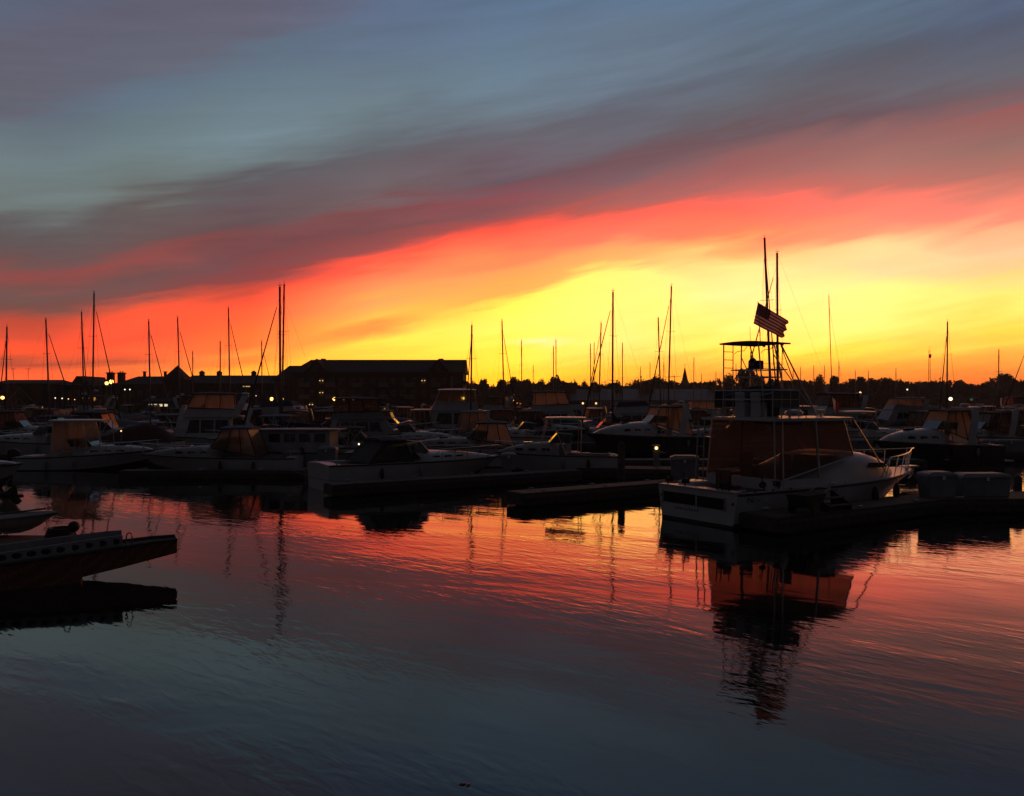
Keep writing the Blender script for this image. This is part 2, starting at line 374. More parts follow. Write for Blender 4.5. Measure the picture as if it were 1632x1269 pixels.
# ------------------------------------------------------------------ boats
def hstat(L, B, fs, fb, t, tw=0.88, rake=0.13, full=2.4):
    bs = B/2 * (tw + (1-tw) * math.sin(min(t/0.45, 1) * math.pi/2)) * (1 - max(0, (t-0.4)/0.6) ** full) + 0.015
    zs = fs + (fb-fs) * t ** 1.7
    bc = bs * (0.9 - 0.5 * t ** 2); zc = 0.05 + fb*0.5 * max(0, (t-0.3)/0.7) ** 2
    zk = -0.4 + (0.4 + fb*0.30) * max(0, (t-0.7)/0.3) ** 2
    return bs, zs, bc, zc, zk, L*t, L*t - rake*L*t**4*0.55, L*t - rake*L*t**4
def hull(root, L, B, fs, fb, m, n=16, trans=True, stripe=None, **k):
    a = MB(); bt = MB(); ra = []; rb = []
    for i in range(n + 1):
        t = i / n; bs, zs, bc, zc, zk, xs, xc, xk = hstat(L, B, fs, fb, t, **k)
        zm = zc + (zs-zc)*0.5; bm = bc + (bs-bc)*(0.42 if t > 0.5 else 0.6); xm = (xs+xc)/2
        zr = zs - 0.14*(zs-zc)/1.0; br = bc + (bs-bc)*0.93
        ra.append([(xc, bc, zc), (xm, bm, zm), (xs - 0.01, br, zr), (xs, bs, zs)]); rb.append([(xk, 0.0, zk), (xc, bc, zc)])
    for sgn in (1, -1):
        vs = [(x, sgn*y, z) for r in ra for x, y, z in r]; q = 4
        fs_ = [(i*q+j, (i+1)*q+j, (i+1)*q+j+1, i*q+j+1) for i in range(n) for j in range(3)]
        a.add(vs, [f if sgn < 0 else f[::-1] for f in fs_])
        vs = [(x, sgn*y, z) for r in rb for x, y, z in r]
        fs_ = [(i*2, (i+1)*2, (i+1)*2+1, i*2+1) for i in range(n)]
        bt.add(vs, [f if sgn < 0 else f[::-1] for f in fs_])
    o = a.build('hull', m, root, smooth=True)
    r = ra[0]
    tr = MB().add([(x, y, z) for x, y, z in r] + [(x, -y, z) for x, y, z in r[::-1]], [tuple(range(8))])
    tr.add([(rb[0][0][0], 0, rb[0][0][2]), r[0], (r[0][0], -r[0][1], r[0][2])], [(0, 1, 2)])
    tr.build('transom', m, root)
    bt.build('bottom', redp, root, smooth=True)
    rub = [(x[3][0], x[3][1] + 0.012, x[3][2] - 0.05) for x in ra]
    mb = MB().tube(rub, 0.035, 5).tube([(x, -y, z) for x, y, z in rub], 0.035, 5)
    mb.build('rub_rail', stripe or blk, root, smooth=True)
    return ra
def deck(root, L, B, fs, fb, m, cock=None, sole=0.35, side=0.22, n=16, name='deck', **k):
    mb = MB(); so = MB(); st = []
    for i in range(n + 1):
        t = i / n; bs, zs, *_r, = hstat(L, B, fs, fb, t, **k); st.append((L*t, bs - 0.01, zs - 0.015))
    for i in range(n):
        (x0, b0, z0), (x1, b1, z1) = st[i], st[i+1]; t = (i + 0.5) / n
        if cock and cock[0] <= t <= cock[1]:
            c0, c1 = b0 - side, b1 - side
            for s in (1, -1):
                mb.add([(x0,s*b0,z0),(x1,s*b1,z1),(x1,s*c1,z1),(x0,s*c0,z0)], [(0,1,2,3) if s < 0 else (3,2,1,0)])
                so.add([(x0,s*c0,z0),(x1,s*c1,z1),(x1,s*c1,sole),(x0,s*c0,sole)], [(0,1,2,3)])
            so.add([(x0,-c0,sole),(x1,-c1,sole),(x1,c1,sole),(x0,c0,sole)], [(0,1,2,3)])
            tp, tn = (i - 0.5)/n, (i + 1.5)/n
            if not (cock[0] <= tp): so.add([(x0,-c0,sole),(x0,c0,sole),(x0,c0,z0),(x0,-c0,z0)], [(0,1,2,3)])
            if not (tn <= cock[1]): so.add([(x1,-c1,sole),(x1,c1,sole),(x1,c1,z1),(x1,-c1,z1)], [(3,2,1,0)])
        else:
            cm = 0.05
            mb.add([(x0,b0,z0),(x1,b1,z1),(x1,0,z1+cm),(x0,0,z0+cm),(x1,-b1,z1),(x0,-b0,z0)], [(3,2,1,0),(5,4,2,3)])
    mb.build(name, m, root)
    if so.v: so.build('cockpit', m, root)
    return st
def shr(L, B, fs, fb, x, **k):
    r = hstat(L, B, fs, fb, x / L, **k); return r[0], r[1]
def trunk(root, prof, wb, wt, m, name='cabin', bevel=0.05):    # profile bottom-first; half width from wb (lowest) to wt (highest), pinched at bow by list
    zmin = min(z for x, z in prof); zmax = max(z for x, z in prof)
    xs = [x for x, z in prof]; xm = max(xs); x0 = min(xs)
    wl = []
    for x, z in prof:
        f = (z - zmin) / max(1e-6, zmax - zmin); ww = wb + (wt - wb) * f
        wl.append(ww * (1 - 0.45 * max(0, ((x - x0) / (xm - x0) - 0.5) / 0.5) ** 2 * (1 if name == 'cabin' else 0)))
    return MB().prism(prof, wl).build(name, m, root, bevel=bevel)
def sidewin(root, quads, wf, m=None, name='window', frame=True):
    for q in quads:
        for s in (1, -1):
            mb = MB(); o = [(x, s*(wf(x, z) + 0.012), z) for x, z in q]; i = [(x, s*(wf(x, z) - 0.03), z) for x, z in q]
            k = len(q); mb.add(o + i, [tuple(range(k)) if s < 0 else tuple(range(k))[::-1]] + [(a, a+k, (a+1)%k+k, (a+1)%k) for a in range(k)])
            mb.build(name, m or glass, root)
def bowrail(root, L, B, fs, fb, t0=0.55, h=0.55, r=0.016, n=6, **k):
    pts = []
    for i in range(n + 1):
        t = t0 + (0.985 - t0) * i / n; bs, zs, *_ = hstat(L, B, fs, fb, t, **k); pts.append((L*t, max(0.05, bs - 0.08), zs))
    top = [(x, y, z + (h if i else 0.03)) for i, (x, y, z) in enumerate(pts)]
    full = top + [(L*0.99+0.12, 0, top[-1][2] + 0.02)] + [(x, -y, z) for x, y, z in top[::-1]]
    MB().tube(full, r, 5).build('bow_rail', steel, root, smooth=True)
    mb = MB()
    for a, b in zip(pts[1:], top[1:]):
        for s in (1, -1): mb.tube([(a[0], s*a[1], a[2]), (b[0], s*b[1], b[2])], r*0.9, 5)
    mb.build('stanchion', steel, root)
def enclosure(root, x0, x1, wb, wt, zb0, zb1, zt, m, vin, n=3, rake0=0.0, rake1=0.0, top=True, fr=dcanvas, camber=0.12, over=0.15, fw=0.03):
    """hollow canopy: clear panels on four sides between a coaming line and a roof"""
    def xb(t): return x0 + (x1 - x0) * t
    def xt(t): return x0 + rake0 + (x1 - rake1 - x0 - rake0) * t
    for s in (1, -1):
        for i in range(n):
            a, b = i / n, (i + 1) / n; g = 0.0
            MB().add([(xb(a), s*wb, zb0+(zb1-zb0)*a), (xb(b), s*wb, zb0+(zb1-zb0)*b), (xt(b), s*wt, zt), (xt(a), s*wt, zt)], [(0,1,2,3)]).build('side_window', vin, root)
        mb = MB()
        for i in range(n + 1):
            a = i / n; mb.tube([(xb(a), s*wb, zb0+(zb1-zb0)*a), (xt(a), s*wt, zt)], fw, 5)
        mb.tube([(xb(0), s*wb, zb0), (xb(1), s*wb, zb1)], fw, 5)
        mb.build('canopy_frame', fr, root)
    MB().add([(xb(1), -wb, zb1), (xb(1), wb, zb1), (xt(1), wt, zt), (xt(1), -wt, zt)], [(0,1,2,3)]).build('front_window', vin, root)
    MB().add([(xb(0), -wb, zb0), (xb(0), wb, zb0), (xt(0), wt, zt), (xt(0), -wt, zt)], [(0,1,2,3)]).build('aft_curtain', vin, root)
    if top:
        roof(root, xt(0) - over, xt(1) + over, wt + 0.06, zt, m, camber)
def roof(root, x0, x1, hw, z, m, camber=0.12, th=0.07, name='canopy_roof'):
    nx, ny = 5, 6; mb = MB(); top = []; bot = []
    for i in range(nx + 1):
        for j in range(ny + 1):
            u = i/nx*2-1; v = j/ny*2-1; cz = camber*(1-v*v)*(1-0.5*u*u)
            ww = hw * (1 - 0.06*u*u)
            top.append((x0+(x1-x0)*i/nx, v*ww, z+th+cz)); bot.append((x0+(x1-x0)*i/nx, v*ww, z+cz*0.7))
    q = ny + 1; nt_ = len(top); fs = []
    for i in range(nx):
        for j in range(ny):
            a = i*q+j; fs.append((a, a+q, a+q+1, a+1)); fs.append((nt_+a, nt_+a+1, nt_+a+q+1, nt_+a+q))
    for i in range(nx):
        for j in (0, ny):
            a = i*q+j; fs.append((a, nt_+a, nt_+a+q, a+q) if j == 0 else (a, a+q, nt_+a+q, nt_+a))
    for j in range(ny):
        for i in (0, nx):
            a = i*q+j; fs.append((a, a+1, nt_+a+1, nt_+a) if i == 0 else (a, nt_+a, nt_+a+1, a+1))
    return mb.add(top + bot, fs).build(name, m, root)
def arch(root, x, hw, zb, zt, m=None, sweep=0.5, w_=0.22):
    m = m or white; pts = [(x, hw, zb), (x - sweep*0.6, hw*0.95, zb + (zt-zb)*0.6), (x - sweep, hw*0.8, zt), (x - sweep, -hw*0.8, zt), (x - sweep*0.6, -hw*0.95, zb + (zt-zb)*0.6), (x, -hw, zb)]
    mb = MB()
    for a, b in zip(pts[:-1], pts[1:]):
        a = Vector(a); b = Vector(b); vs = []
        for p in (a, b):
            for dx, dd in ((-w_, -0.05), (w_, -0.05), (w_, 0.05), (-w_, 0.05)):
                off = Vector((dx, 0, dd)) if abs(b.z - a.z) < 0.05 else Vector((dx, dd, 0)); vs.append(p + off)
        mb.add(vs, [(0,1,2,3),(7,6,5,4),(0,4,5,1),(1,5,6,2),(2,6,7,3),(3,7,4,0)])
    mb.build('radar_arch', m, root)
    MB().ball((x - sweep, 0, zt + 0.16), 0.28, 0.28, 0.12).build('radar_dome', white, root, smooth=True)
def whip(root, x, y, z, h=2.2, lean=0.15):
    MB().tube([(x, y, z), (x - lean*h, y, z + h)], 0.012, 4, r2=0.006).build('antenna', white, root)
def outboard(root, y=0.0, x=-0.35, z=0.55, m=blk, tilt=0):
    mb = MB().prism([(x+0.25, z), (x+0.25, z+0.55), (x-0.1, z+0.72), (x-0.42, z+0.62), (x-0.45, z+0.15), (x-0.2, z-0.05)], [0.16,0.2,0.18,0.17,0.2,0.14], yc=y)
    o = mb.build('outboard_motor', m, root, bevel=0.05)
    MB().box(x-0.25, x+0.02, y-0.07, y+0.07, z-0.9, z+0.0).build('motor_leg', m, root)
def shield(root, x, hw, zb, h, rake=0.5, wrap=1.0, m=None, fr=None):
    m = m or glass; zt = zb + h
    f = [(x, -hw*0.72, zb), (x, hw*0.72, zb), (x-rake, hw*0.64, zt), (x-rake, -hw*0.64, zt)]
    def slab(q, name):
        c = Vector((0,0,0)); q = [Vector(v) for v in q]; nn = (q[1]-q[0]).cross(q[2]-q[0]).normalized()*0.012
        MB().add([v+nn for v in q]+[v-nn for v in q], [(0,1,2,3),(7,6,5,4),(0,4,5,1),(1,5,6,2),(2,6,7,3),(3,7,4,0)]).build(name, m, root)
    slab(f, 'windshield')
    mb = MB().tube([f[2], f[3]], 0.022, 5).tube([f[0], f[3]], 0.02, 5).tube([f[1], f[2]], 0.02, 5)
    for s in (1, -1):
        q = [(x, s*hw*0.72, zb), (x-wrap, s*hw, zb-0.03), (x-wrap-rake*0.5, s*hw*0.95, zt-0.1), (x-rake, s*hw*0.64, zt)]
        slab(q, 'side_glass'); mb.tube([q[1], q[2], q[3]], 0.02, 5)
    mb.build('windshield_frame', fr or alu, root)
def bootroot(name, label, cat, px, Y, ang, L, group=None, ctr=0.5):
    """px is where the boat's middle (ctr) is; returns the Empty at its stern"""
    p = G(px, Y); a = R(ang); p = p - Vector((math.cos(a), math.sin(a), 0)) * L * ctr
    return empty(name, p, a, label, cat, group)
def express(label, px, Y, ang, L, B, fs, fb, name='cabin_cruiser', cat='motorboat', hm=None, dm=None, top=None, vin=None, ztop=2.8, trh=0.55,
            arc=False, plat=True, ob=0, rail=True, group=None, hatch=True, topm=None, encl=True, ctr=0.5, shm=None, frm=None, tx=(0.28, 0.52), port=3):
    hm = hm or white; dm = dm or white; r = bootroot(name, label, cat, px, Y, ang, L, group, ctr)
    hull(r, L, B, fs, fb, hm); deck(r, L, B, fs, fb, dm, cock=(0.06, 0.5))
    xs = L*0.50; b1, z1 = shr(L, B, fs, fb, xs); b2, z2 = shr(L, B, fs, fb, L*0.9)
    xa, xe = xs - 0.15, L*0.9
    prof = [(xa, z1-0.03), (xe, z2), (xe-0.22*L*0.4, z2+trh*0.55), (xs+0.25, z1+trh), (xa, z1+trh*0.98)]
    vs = []; q = 11; m_ = 9
    for i in range(m_ + 1):
        f = i / m_; x = xa + (L*0.955-xa)*f; bb, zz = shr(L, B, fs, fb, x); hw = max(0.04, bb-0.26*(1-f)-0.06)
        ht_ = trh*(1-f**1.9)**0.8 + 0.03
        if f < 0.12: ht_ = trh*(0.93+0.6*f)
        for j in range(q):
            th = math.pi*j/(q-1); vs.append((x, hw*math.copysign(abs(math.cos(th))**0.6, math.cos(th)), zz-0.05+(ht_+0.04)*math.sin(th)**0.62))
    MB().add(vs, [(i*q+j, (i+1)*q+j, (i+1)*q+j+1, i*q+j+1) for i in range(m_) for j in range(q-1)] + [tuple(range(q))]).build('foredeck', dm, r, smooth=True)
    whip(r, xs-0.6, b1-0.15, z1+0.1, 2.0, 0.2)
    sidewin(r, [[(xs+0.35+i*0.7, z1+trh*0.30), (xs+0.72+i*0.7, z1+trh*0.31), (xs+0.78+i*0.7, z1+trh*0.42), (xs+0.70+i*0.7, z1+trh*0.52), (xs+0.40+i*0.7, z1+trh*0.52), (xs+0.32+i*0.7, z1+trh*0.42)] for i in range(port)],
            lambda x, z: max(0.04, shr(L, B, fs, fb, x)[0]-0.26*(1-(x-xa)/(L*0.955-xa))-0.06)*0.955+0.012, name='porthole')
    shield(r, xs+0.35, b1-0.3, z1+trh-0.02, 0.5, 0.45, 1.1, shm)
    MB().box(xs-1.9, xs-1.2, -0.3, 0.3, 0.36, 1.25).build('helm_seat', dm, r, bevel=0.06)
    MB().box(0.25, 0.95, -b1+0.5, b1-0.5, 0.36, 0.85).build('stern_bench', dm, r, bevel=0.06)
    MB().box(xs-0.62, xs-0.15, -b1+0.35, -0.1, 0.36, z1+trh*0.8).build('helm_console', dm, r, bevel=0.05)
    zc = z1
    if top == 'encl':
        enclosure(r, L*tx[0]-0.9, xs+0.1, b1-0.1, b1-0.4, zc, zc+trh*0.9, ztop, topm or dcanvas, vin or clearv, 3, 0.55, 0.5, fr=frm or dcanvas)
    elif top == 'bimini':
        x0, x1 = L*tx[0]-0.4, xs+0.1
        roof(r, x0, x1, b1-0.3, ztop, topm or dcanvas)
        mb = MB()
        for s in (1, -1):
            mb.tube([(x0+0.7, s*(b1-0.15), zc), (x0, s*(b1-0.3), ztop+0.03)], 0.018, 5).tube([(x0+0.8, s*(b1-0.15), zc), (x1-0.1, s*(b1-0.3), ztop+0.03)], 0.018, 5)
            mb.tube([(x0+0.75, s*(b1-0.15), zc+0.02), ((x0+x1)/2, s*(b1-0.3), ztop+0.05)], 0.018, 5)
        mb.build('bimini_frame', alu, r)
    elif top == 'hard':
        x0, x1 = L*tx[0], L*tx[1]
        roof(r, x0, x1, b1-0.35, ztop, topm or white, 0.06, 0.09, 'hardtop')
        mb = MB()
        for s in (1, -1):
            for xx, xt_ in ((x0+0.3, x0+0.25), (xs-0.5, x1-0.3), (xs+0.9, x1-0.1)):
                mb.tube([(xx, s*(b1-0.25), zc), (xt_, s*(b1-0.45), ztop+0.02)], 0.025, 5)
        mb.build('hardtop_leg', alu, r)
        if encl: enclosure(r, x0+0.2, xs+0.2, b1-0.28, b1-0.42, zc, zc+trh*0.8, ztop+0.01, None, vin or clearv, 3, 0.05, 0.35, top=False, fr=alu, fw=0.02)
    elif top == 'folded':
        MB().tube([(L*0.22, -b1+0.2, zc+0.75), (L*0.2, 0, zc+0.82), (L*0.22, b1-0.2, zc+0.75)], 0.10, 8).build('folded_canvas', topm or dcanvas, r, smooth=True)
        mb = MB()
        for s in (1, -1): mb.tube([(L*0.33, s*(b1-0.15), zc), (L*0.22, s*(b1-0.2), zc+0.75)], 0.018, 5)
        mb.build('bimini_frame', alu, r)
    if arc: arch(r, L*0.30, b1-0.08, zc-0.05, ztop+0.25 if top else zc+1.5)
    if plat: MB().box(-0.75, -0.01, -B*0.36, B*0.36, 0.22, 0.30).build('swim_platform', dm, r, bevel=0.02)
    for i in range(ob): outboard(r, (i-(ob-1)/2)*0.75, z=fs-0.25)
    if rail: bowrail(r, L, B, fs, fb, t0=0.5)
    for tt in (0.25, 0.45):
        bb, zz = shr(L, B, fs, fb, L*tt)
        for s in (1, -1): MB().ball((L*tt, s*(bb+0.09), zz-0.45), 0.10, 0.10, 0.28, n=8, m=6)._build('fender', blk if rnd.random() < 0.5 else boxw, r, True)
    if hatch: MB().box(L*0.68, L*0.68+0.5, -0.25, 0.25, z2+trh*0.55, z2+trh*0.80+0.03).build('deck_hatch', glass, r, bevel=0.02)
    mb = MB()
    for s in (1, -1):
        for tt in (0.04, 0.9):
            bb, zz = shr(L, B, fs, fb, L*tt); yy = s*max(0.06, bb-0.09)
            mb.tube([(L*tt-0.11, yy, zz+0.05), (L*tt+0.11, yy, zz+0.05)], 0.015, 5).box(L*tt-0.03, L*tt+0.03, yy-0.012, yy+0.012, zz-0.02, zz+0.05)
    mb.build('cleat', steel, r)
    return r
def flybridge(label, px, Y, ang, L, B, fs, fb, name='flybridge_cruiser', cat='motorboat', hm=None, dm=None, zh=2.5, zf=3.2, ztop=4.6, topm=None, vin=None, nw=3,
              group=None, bim=True, arc=True, cvr=False, ctr=0.5):
    hm = hm or white; dm = dm or white; r = bootroot(name, label, cat, px, Y, ang, L, group, ctr)
    hull(r, L, B, fs, fb, hm); deck(r, L, B, fs, fb, dm, cock=(0.04, 0.27))
    x0, x1 = L*0.27, L*0.62; b1, z1 = shr(L, B, fs, fb, x0); b2, z2 = shr(L, B, fs, fb, L*0.9)
    hb = b1-0.3; ht = b1-0.5
    trunk(r, [(x0, z1-0.05), (x1+0.75, z1-0.02), (x1-0.1, zh), (x0, zh)], hb, ht, dm, name='deckhouse')
    wf = lambda x, z: hb + (ht-hb)*((z-z1+0.05)/(zh-z1+0.05))
    ww = (x1-x0-0.5)/nw
    sidewin(r, [[(x0+0.2+i*ww, z1+0.38), (x0+0.2+(i+0.9)*ww, z1+0.38), (x0+0.2+(i+0.9)*ww-(0.25 if i == nw-1 else 0), zh-0.18), (x0+0.2+i*ww, zh-0.18)] for i in range(nw)], wf)
    sl = lambda z: x1+0.75-(0.85)*(z-z1+0.02)/(zh-z1+0.02)
    for i in range(3):
        ya, yb = (-0.9+i*0.62)*hb, (-0.9+i*0.62+0.56)*hb
        z0_, z1_ = z1+0.35, zh-0.15
        MB().add([(sl(z0_)+0.015, ya, z0_), (sl(z0_)+0.015, yb, z0_), (sl(z1_)+0.015, yb*0.93, z1_), (sl(z1_)+0.015, ya*0.93, z1_)], [(0,1,2,3)]).build('front_window', glass, r)
    trunk(r, [(x1+0.3, z1), (L*0.9, z2), (L*0.8, z2+0.3), (x1+0.3, z1+0.42)], b1-0.35, b1-0.5, dm)
    # bridge coaming: hollow tub with windscreen
    xa, xb_ = x0-0.55, x1-0.35; fh = zf-zh
    mb = MB().box(xa-0.35, xb_+0.15, -ht-0.12, ht+0.12, zh+0.003, zh+0.08)
    mb.build('bridge_deck', dm, r)
    cm = MB()
    for s in (1, -1):
        cm.add([(xa, s*ht, zh+0.08), (xb_+0.25, s*ht*0.85, zh+0.08), (xb_-0.1, s*ht*0.9, zf), (xa+0.15, s*(ht+0.05), zf-0.15),
                (xa, s*(ht-0.07), zh+0.08), (xb_+0.18, s*(ht*0.85-0.07), zh+0.08), (xb_-0.17, s*(ht*0.9-0.07), zf), (xa+0.15, s*(ht-0.02), zf-0.15)],
               [(0,1,2,3),(7,6,5,4),(3,2,6,7),(0,3,7,4),(0,4,5,1)])
    cm.add([(xb_+0.25, -ht*0.85, zh+0.08), (xb_+0.25, ht*0.85, zh+0.08), (xb_-0.1, ht*0.9, zf), (xb_-0.1, -ht*0.9, zf),
            (xb_+0.15, -ht*0.85, zh+0.08), (xb_+0.15, ht*0.85, zh+0.08), (xb_-0.2, ht*0.9, zf), (xb_-0.2, -ht*0.9, zf)], [(0,1,2,3),(7,6,5,4),(3,2,6,7)])
    cm.build('bridge_coaming', dm, r)
    MB().box(xb_-1.3, xb_-0.9, -0.5, 0.5, zh+0.09, zf+0.2).build('helm_seat', dm, r, bevel=0.06)
    if cvr: MB().prism([(xa+0.1, zf-0.2), (xb_-0.1, zf-0.02), (xb_-0.6, zf+0.45), (xa+0.4, zf+0.35)], [ht+0.02, ht*0.9, ht*0.6, ht*0.6]).build('bridge_cover', topm or gcanvas, r, bevel=0.08)
    elif bim: enclosure(r, xa+0.25, xb_-0.12, ht, ht-0.15, zf-0.13, zf, ztop, topm or dcanvas, vin or clearv, 3, 0.1, 0.4, fr=topm or dcanvas)
    if arc: arch(r, xa+0.3, ht+0.1, zh+0.05, ztop-0.1 if bim and not cvr else zf+1.0, dm, 0.7)
    MB().tube([(0.3, b1-0.3, z1), (x0-0.6, ht, zh+0.05)], 0.03, 5).tube([(0.3, -b1+0.3, z1), (x0-0.6, -ht, zh+0.05)], 0.03, 5).build('ladder', alu, r)
    MB().box(-0.75, -0.01, -B*0.36, B*0.36, 0.22, 0.30).build('swim_platform', dm, r, bevel=0.02)
    bowrail(r, L, B, fs, fb, t0=0.5)
    whip(r, x0+0.4, ht, zh+0.1, 2.6)
    return r
def covered(label, px, Y, ang, L, B, fs, fb, m, h=1.1, name='covered_boat', cat='motorboat', hm=None, group=None, ob=1, peak=0.45):
    r = bootroot(name, label, cat, px, Y, ang, L, group)
    hull(r, L, B, fs, fb, hm or white); n = 12; vs = []; q = 7
    for i in range(n + 1):
        t = i/n; bs, zs, *_ = hstat(L, B, fs, fb, t); hh = h*(1-abs((t-peak)/(peak if t < peak else 1-peak))**1.6)*0.85+0.1
        for j in range(q):
            u = j/(q-1)*2-1; vs.append((L*t, u*(bs+0.03), zs-0.12*(abs(u) > 0.99)+hh*(1-abs(u)**1.5)+0.02*math.sin(i*2.1+j)))
    MB().add(vs, [(i*q+j, (i+1)*q+j, (i+1)*q+j+1, i*q+j+1) for i in range(n) for j in range(q-1)]).build('boat_cover', m, r, smooth=True)
    for i in range(ob): outboard(r, 0, z=fs-0.25)
    return r
def trawler(label, px, Y, ang, L, B, fs, fb, m, zr=2.35, nw=4, name='pilothouse_boat', group=None, x0=0.18, x1=0.72, ladder=False):
    r = bootroot(name, label, 'motorboat', px, Y, ang, L, group)
    hull(r, L, B, fs, fb, m); deck(r, L, B, fs, fb, deckm, cock=(0.04, x0))
    a, b = L*x0, L*x1; b1, z1 = shr(L, B, fs, fb, L*0.4); hb = b1-0.3; ht = b1-0.38
    trunk(r, [(a, z1-0.05), (b+0.3, z1+0.02), (b, zr), (a, zr)], hb, ht, m, name='deckhouse')
    roof(r, a-0.5, b+0.3, ht+0.15, zr+0.002, m, 0.05, 0.06, 'cabin_roof')
    ww = (b-a-0.4)/nw
    sidewin(r, [[(a+0.25+i*ww, z1+(zr-z1)*0.45), (a+0.25+(i+0.72)*ww, z1+(zr-z1)*0.45), (a+0.25+(i+0.72)*ww, zr-0.2), (a+0.25+i*ww, zr-0.2)] for i in range(nw)],
            lambda x, z: hb+(ht-hb)*((z-z1)/(zr-z1)))
    b2, z2 = shr(L, B, fs, fb, L*0.9)
    trunk(r, [(b+0.31, z1), (L*0.9, z2), (L*0.84, z2+0.25), (b+0.31, z1+0.45)], b1-0.4, b1-0.5, m)
    bowrail(r, L, B, fs, fb, t0=0.6)
    return r
def sailboat(label, px, pt, Y, base=None, fore=None, L=None, cover=None, group=None, hm=None, rt=0.085, far=False, ang=None, radar=False, sprd=2, bare=False, keepstay=True):
    """px,pt: mast head in the picture at distance Y; base: column of the mast foot; fore: column where the forestay meets the deck"""
    H = CH + (HY - pt)/FPX*Y; base = px if base is None else base; L = L or H*0.72; B = L*0.31; fs, fb = 0.95, 1.25
    J = L*0.40
    if ang is None:
        if fore is not None:
            lat = max(-0.97, min(0.97, (fore-base)/FPX*Y/J)); ang = math.degrees(math.acos(lat))
        else: ang = 90 + rnd.choice([-1, 1])*rnd.uniform(8, 50)
    foot = G(base, Y, 0); a = R(ang); xm = L*0.56
    r = empty('sailboat', foot - Vector((math.cos(a), math.sin(a), 0))*xm, a, label, 'sailboat', group)
    hull(r, L, B, fs, fb, hm or white, n=12, tw=0.7, rake=0.16, full=2.0); deck(r, L, B, fs, fb, deckm, cock=(0.06, 0.3), n=12, tw=0.7, rake=0.16, full=2.0)
    bm_, zm_ = shr(L, B, fs, fb, xm, tw=0.7, full=2.0); zc = zm_+0.38
    trunk(r, [(L*0.3, zm_-0.06), (L*0.78, zm_+0.02), (L*0.68, zc-0.05), (L*0.34, zc)], bm_-0.45, bm_-0.65, hm or white)
    if not far: sidewin(r, [[(L*0.36+i*0.9, zm_+0.1), (L*0.36+i*0.9+0.6, zm_+0.1), (L*0.36+i*0.9+0.56, zm_+0.27), (L*0.36+i*0.9+0.04, zm_+0.27)] for i in range(3)],
                        lambda x, z: bm_-0.45-0.2*((z-zm_+0.06)/(zc-zm_+0.06)), name='porthole')
    # mast leans so that its head stands where the picture has it
    off = Matrix.Rotation(-a, 3, 'Z') @ Vector(((px-base)/FPX*Y, 0, 0)); mh = Vector((xm+off.x, off.y, H))
    mf = Vector((xm, 0, zc-0.1))
    def mp(f): return mf.lerp(mh, f)
    MB().tube([mf, mp(0.5), mh], rt, 7, r2=rt*0.8).build('mast', spar, r, smooth=True)
    MB().tube([mh, mh+Vector((0,0,0.3))], 0.012, 4).tube([mh+Vector((-0.2,0,0.1)), mh+Vector((0.15,0,0.1))], 0.022, 4).build('masthead_vane', blk, r)
    if not bare:
        bx = xm-L*0.42; bz = zc+0.75
        MB().tube([(xm-0.08, 0, bz), (bx, 0, bz+0.05)], 0.06, 6).build('boom', spar, r)
        MB().prism([(xm-0.1, bz+0.05), (bx+0.2, bz+0.08), (bx+0.3, bz+0.22), (xm-0.5, bz+0.38), (xm-0.12, bz+0.75)], [0.1, 0.08, 0.09, 0.13, 0.08]).build('sail_cover', cover or ncanvas, r, bevel=0.05)
        sp = MB(); sh = MB(); wbm = bm_-0.05
        for i in range(sprd):
            f = (i+1)/(sprd+1)*0.95+0.05; p = mp(f); hw = 0.75-0.12*i
            sp.tube([p+Vector((-0.08,-hw*0.8,0.05)), p, p+Vector((-0.08,hw*0.8,0.05))], 0.016, 4)
        sp.build('spreader', spar, r)
        p1 = mp(1/(sprd+1)*0.95+0.05)
        for s in (1, -1):
            sh.tube([(xm-0.1, s*wbm, zm_), p1+Vector((-0.08, s*0.75, 0.05)), mp(0.97)], 0.009, 3).tube([(xm+0.3, s*wbm, zm_), mp(0.55)], 0.008, 3)
        sh.build('shroud', spar, r)
        MB().tube([(0.15, 0, fs), mh], 0.006, 3).build('backstay', spar, r)
    fx = (L*0.97, 0, fb+0.05); hd = mp(0.94)
    MB().tube([fx, Vector(fx).lerp(hd, 0.06), Vector(fx).lerp(hd, 0.5), hd], 0.009, 4).build('forestay', spar, r)
    if fore is not None and not bare:
        MB().tube([Vector(fx).lerp(hd, 0.04), Vector(fx).lerp(hd, 0.35), Vector(fx).lerp(hd, 0.92)], 0.085, 6, r2=0.03).build('furled_jib', cover or ncanvas, r, smooth=True)
    if radar:
        q = mp(0.28); MB().ball(q+Vector((0.3,0,0.1)), 0.28, 0.28, 0.13).box(q.x+0.0, q.x+0.3, -0.06, 0.06, q.z-0.05, q.z).build('radar_dome', white, r, smooth=True)
    if not far: bowrail(r, L, B, fs, fb, t0=0.8, h=0.6, n=3, tw=0.7, full=2.0)
    return r

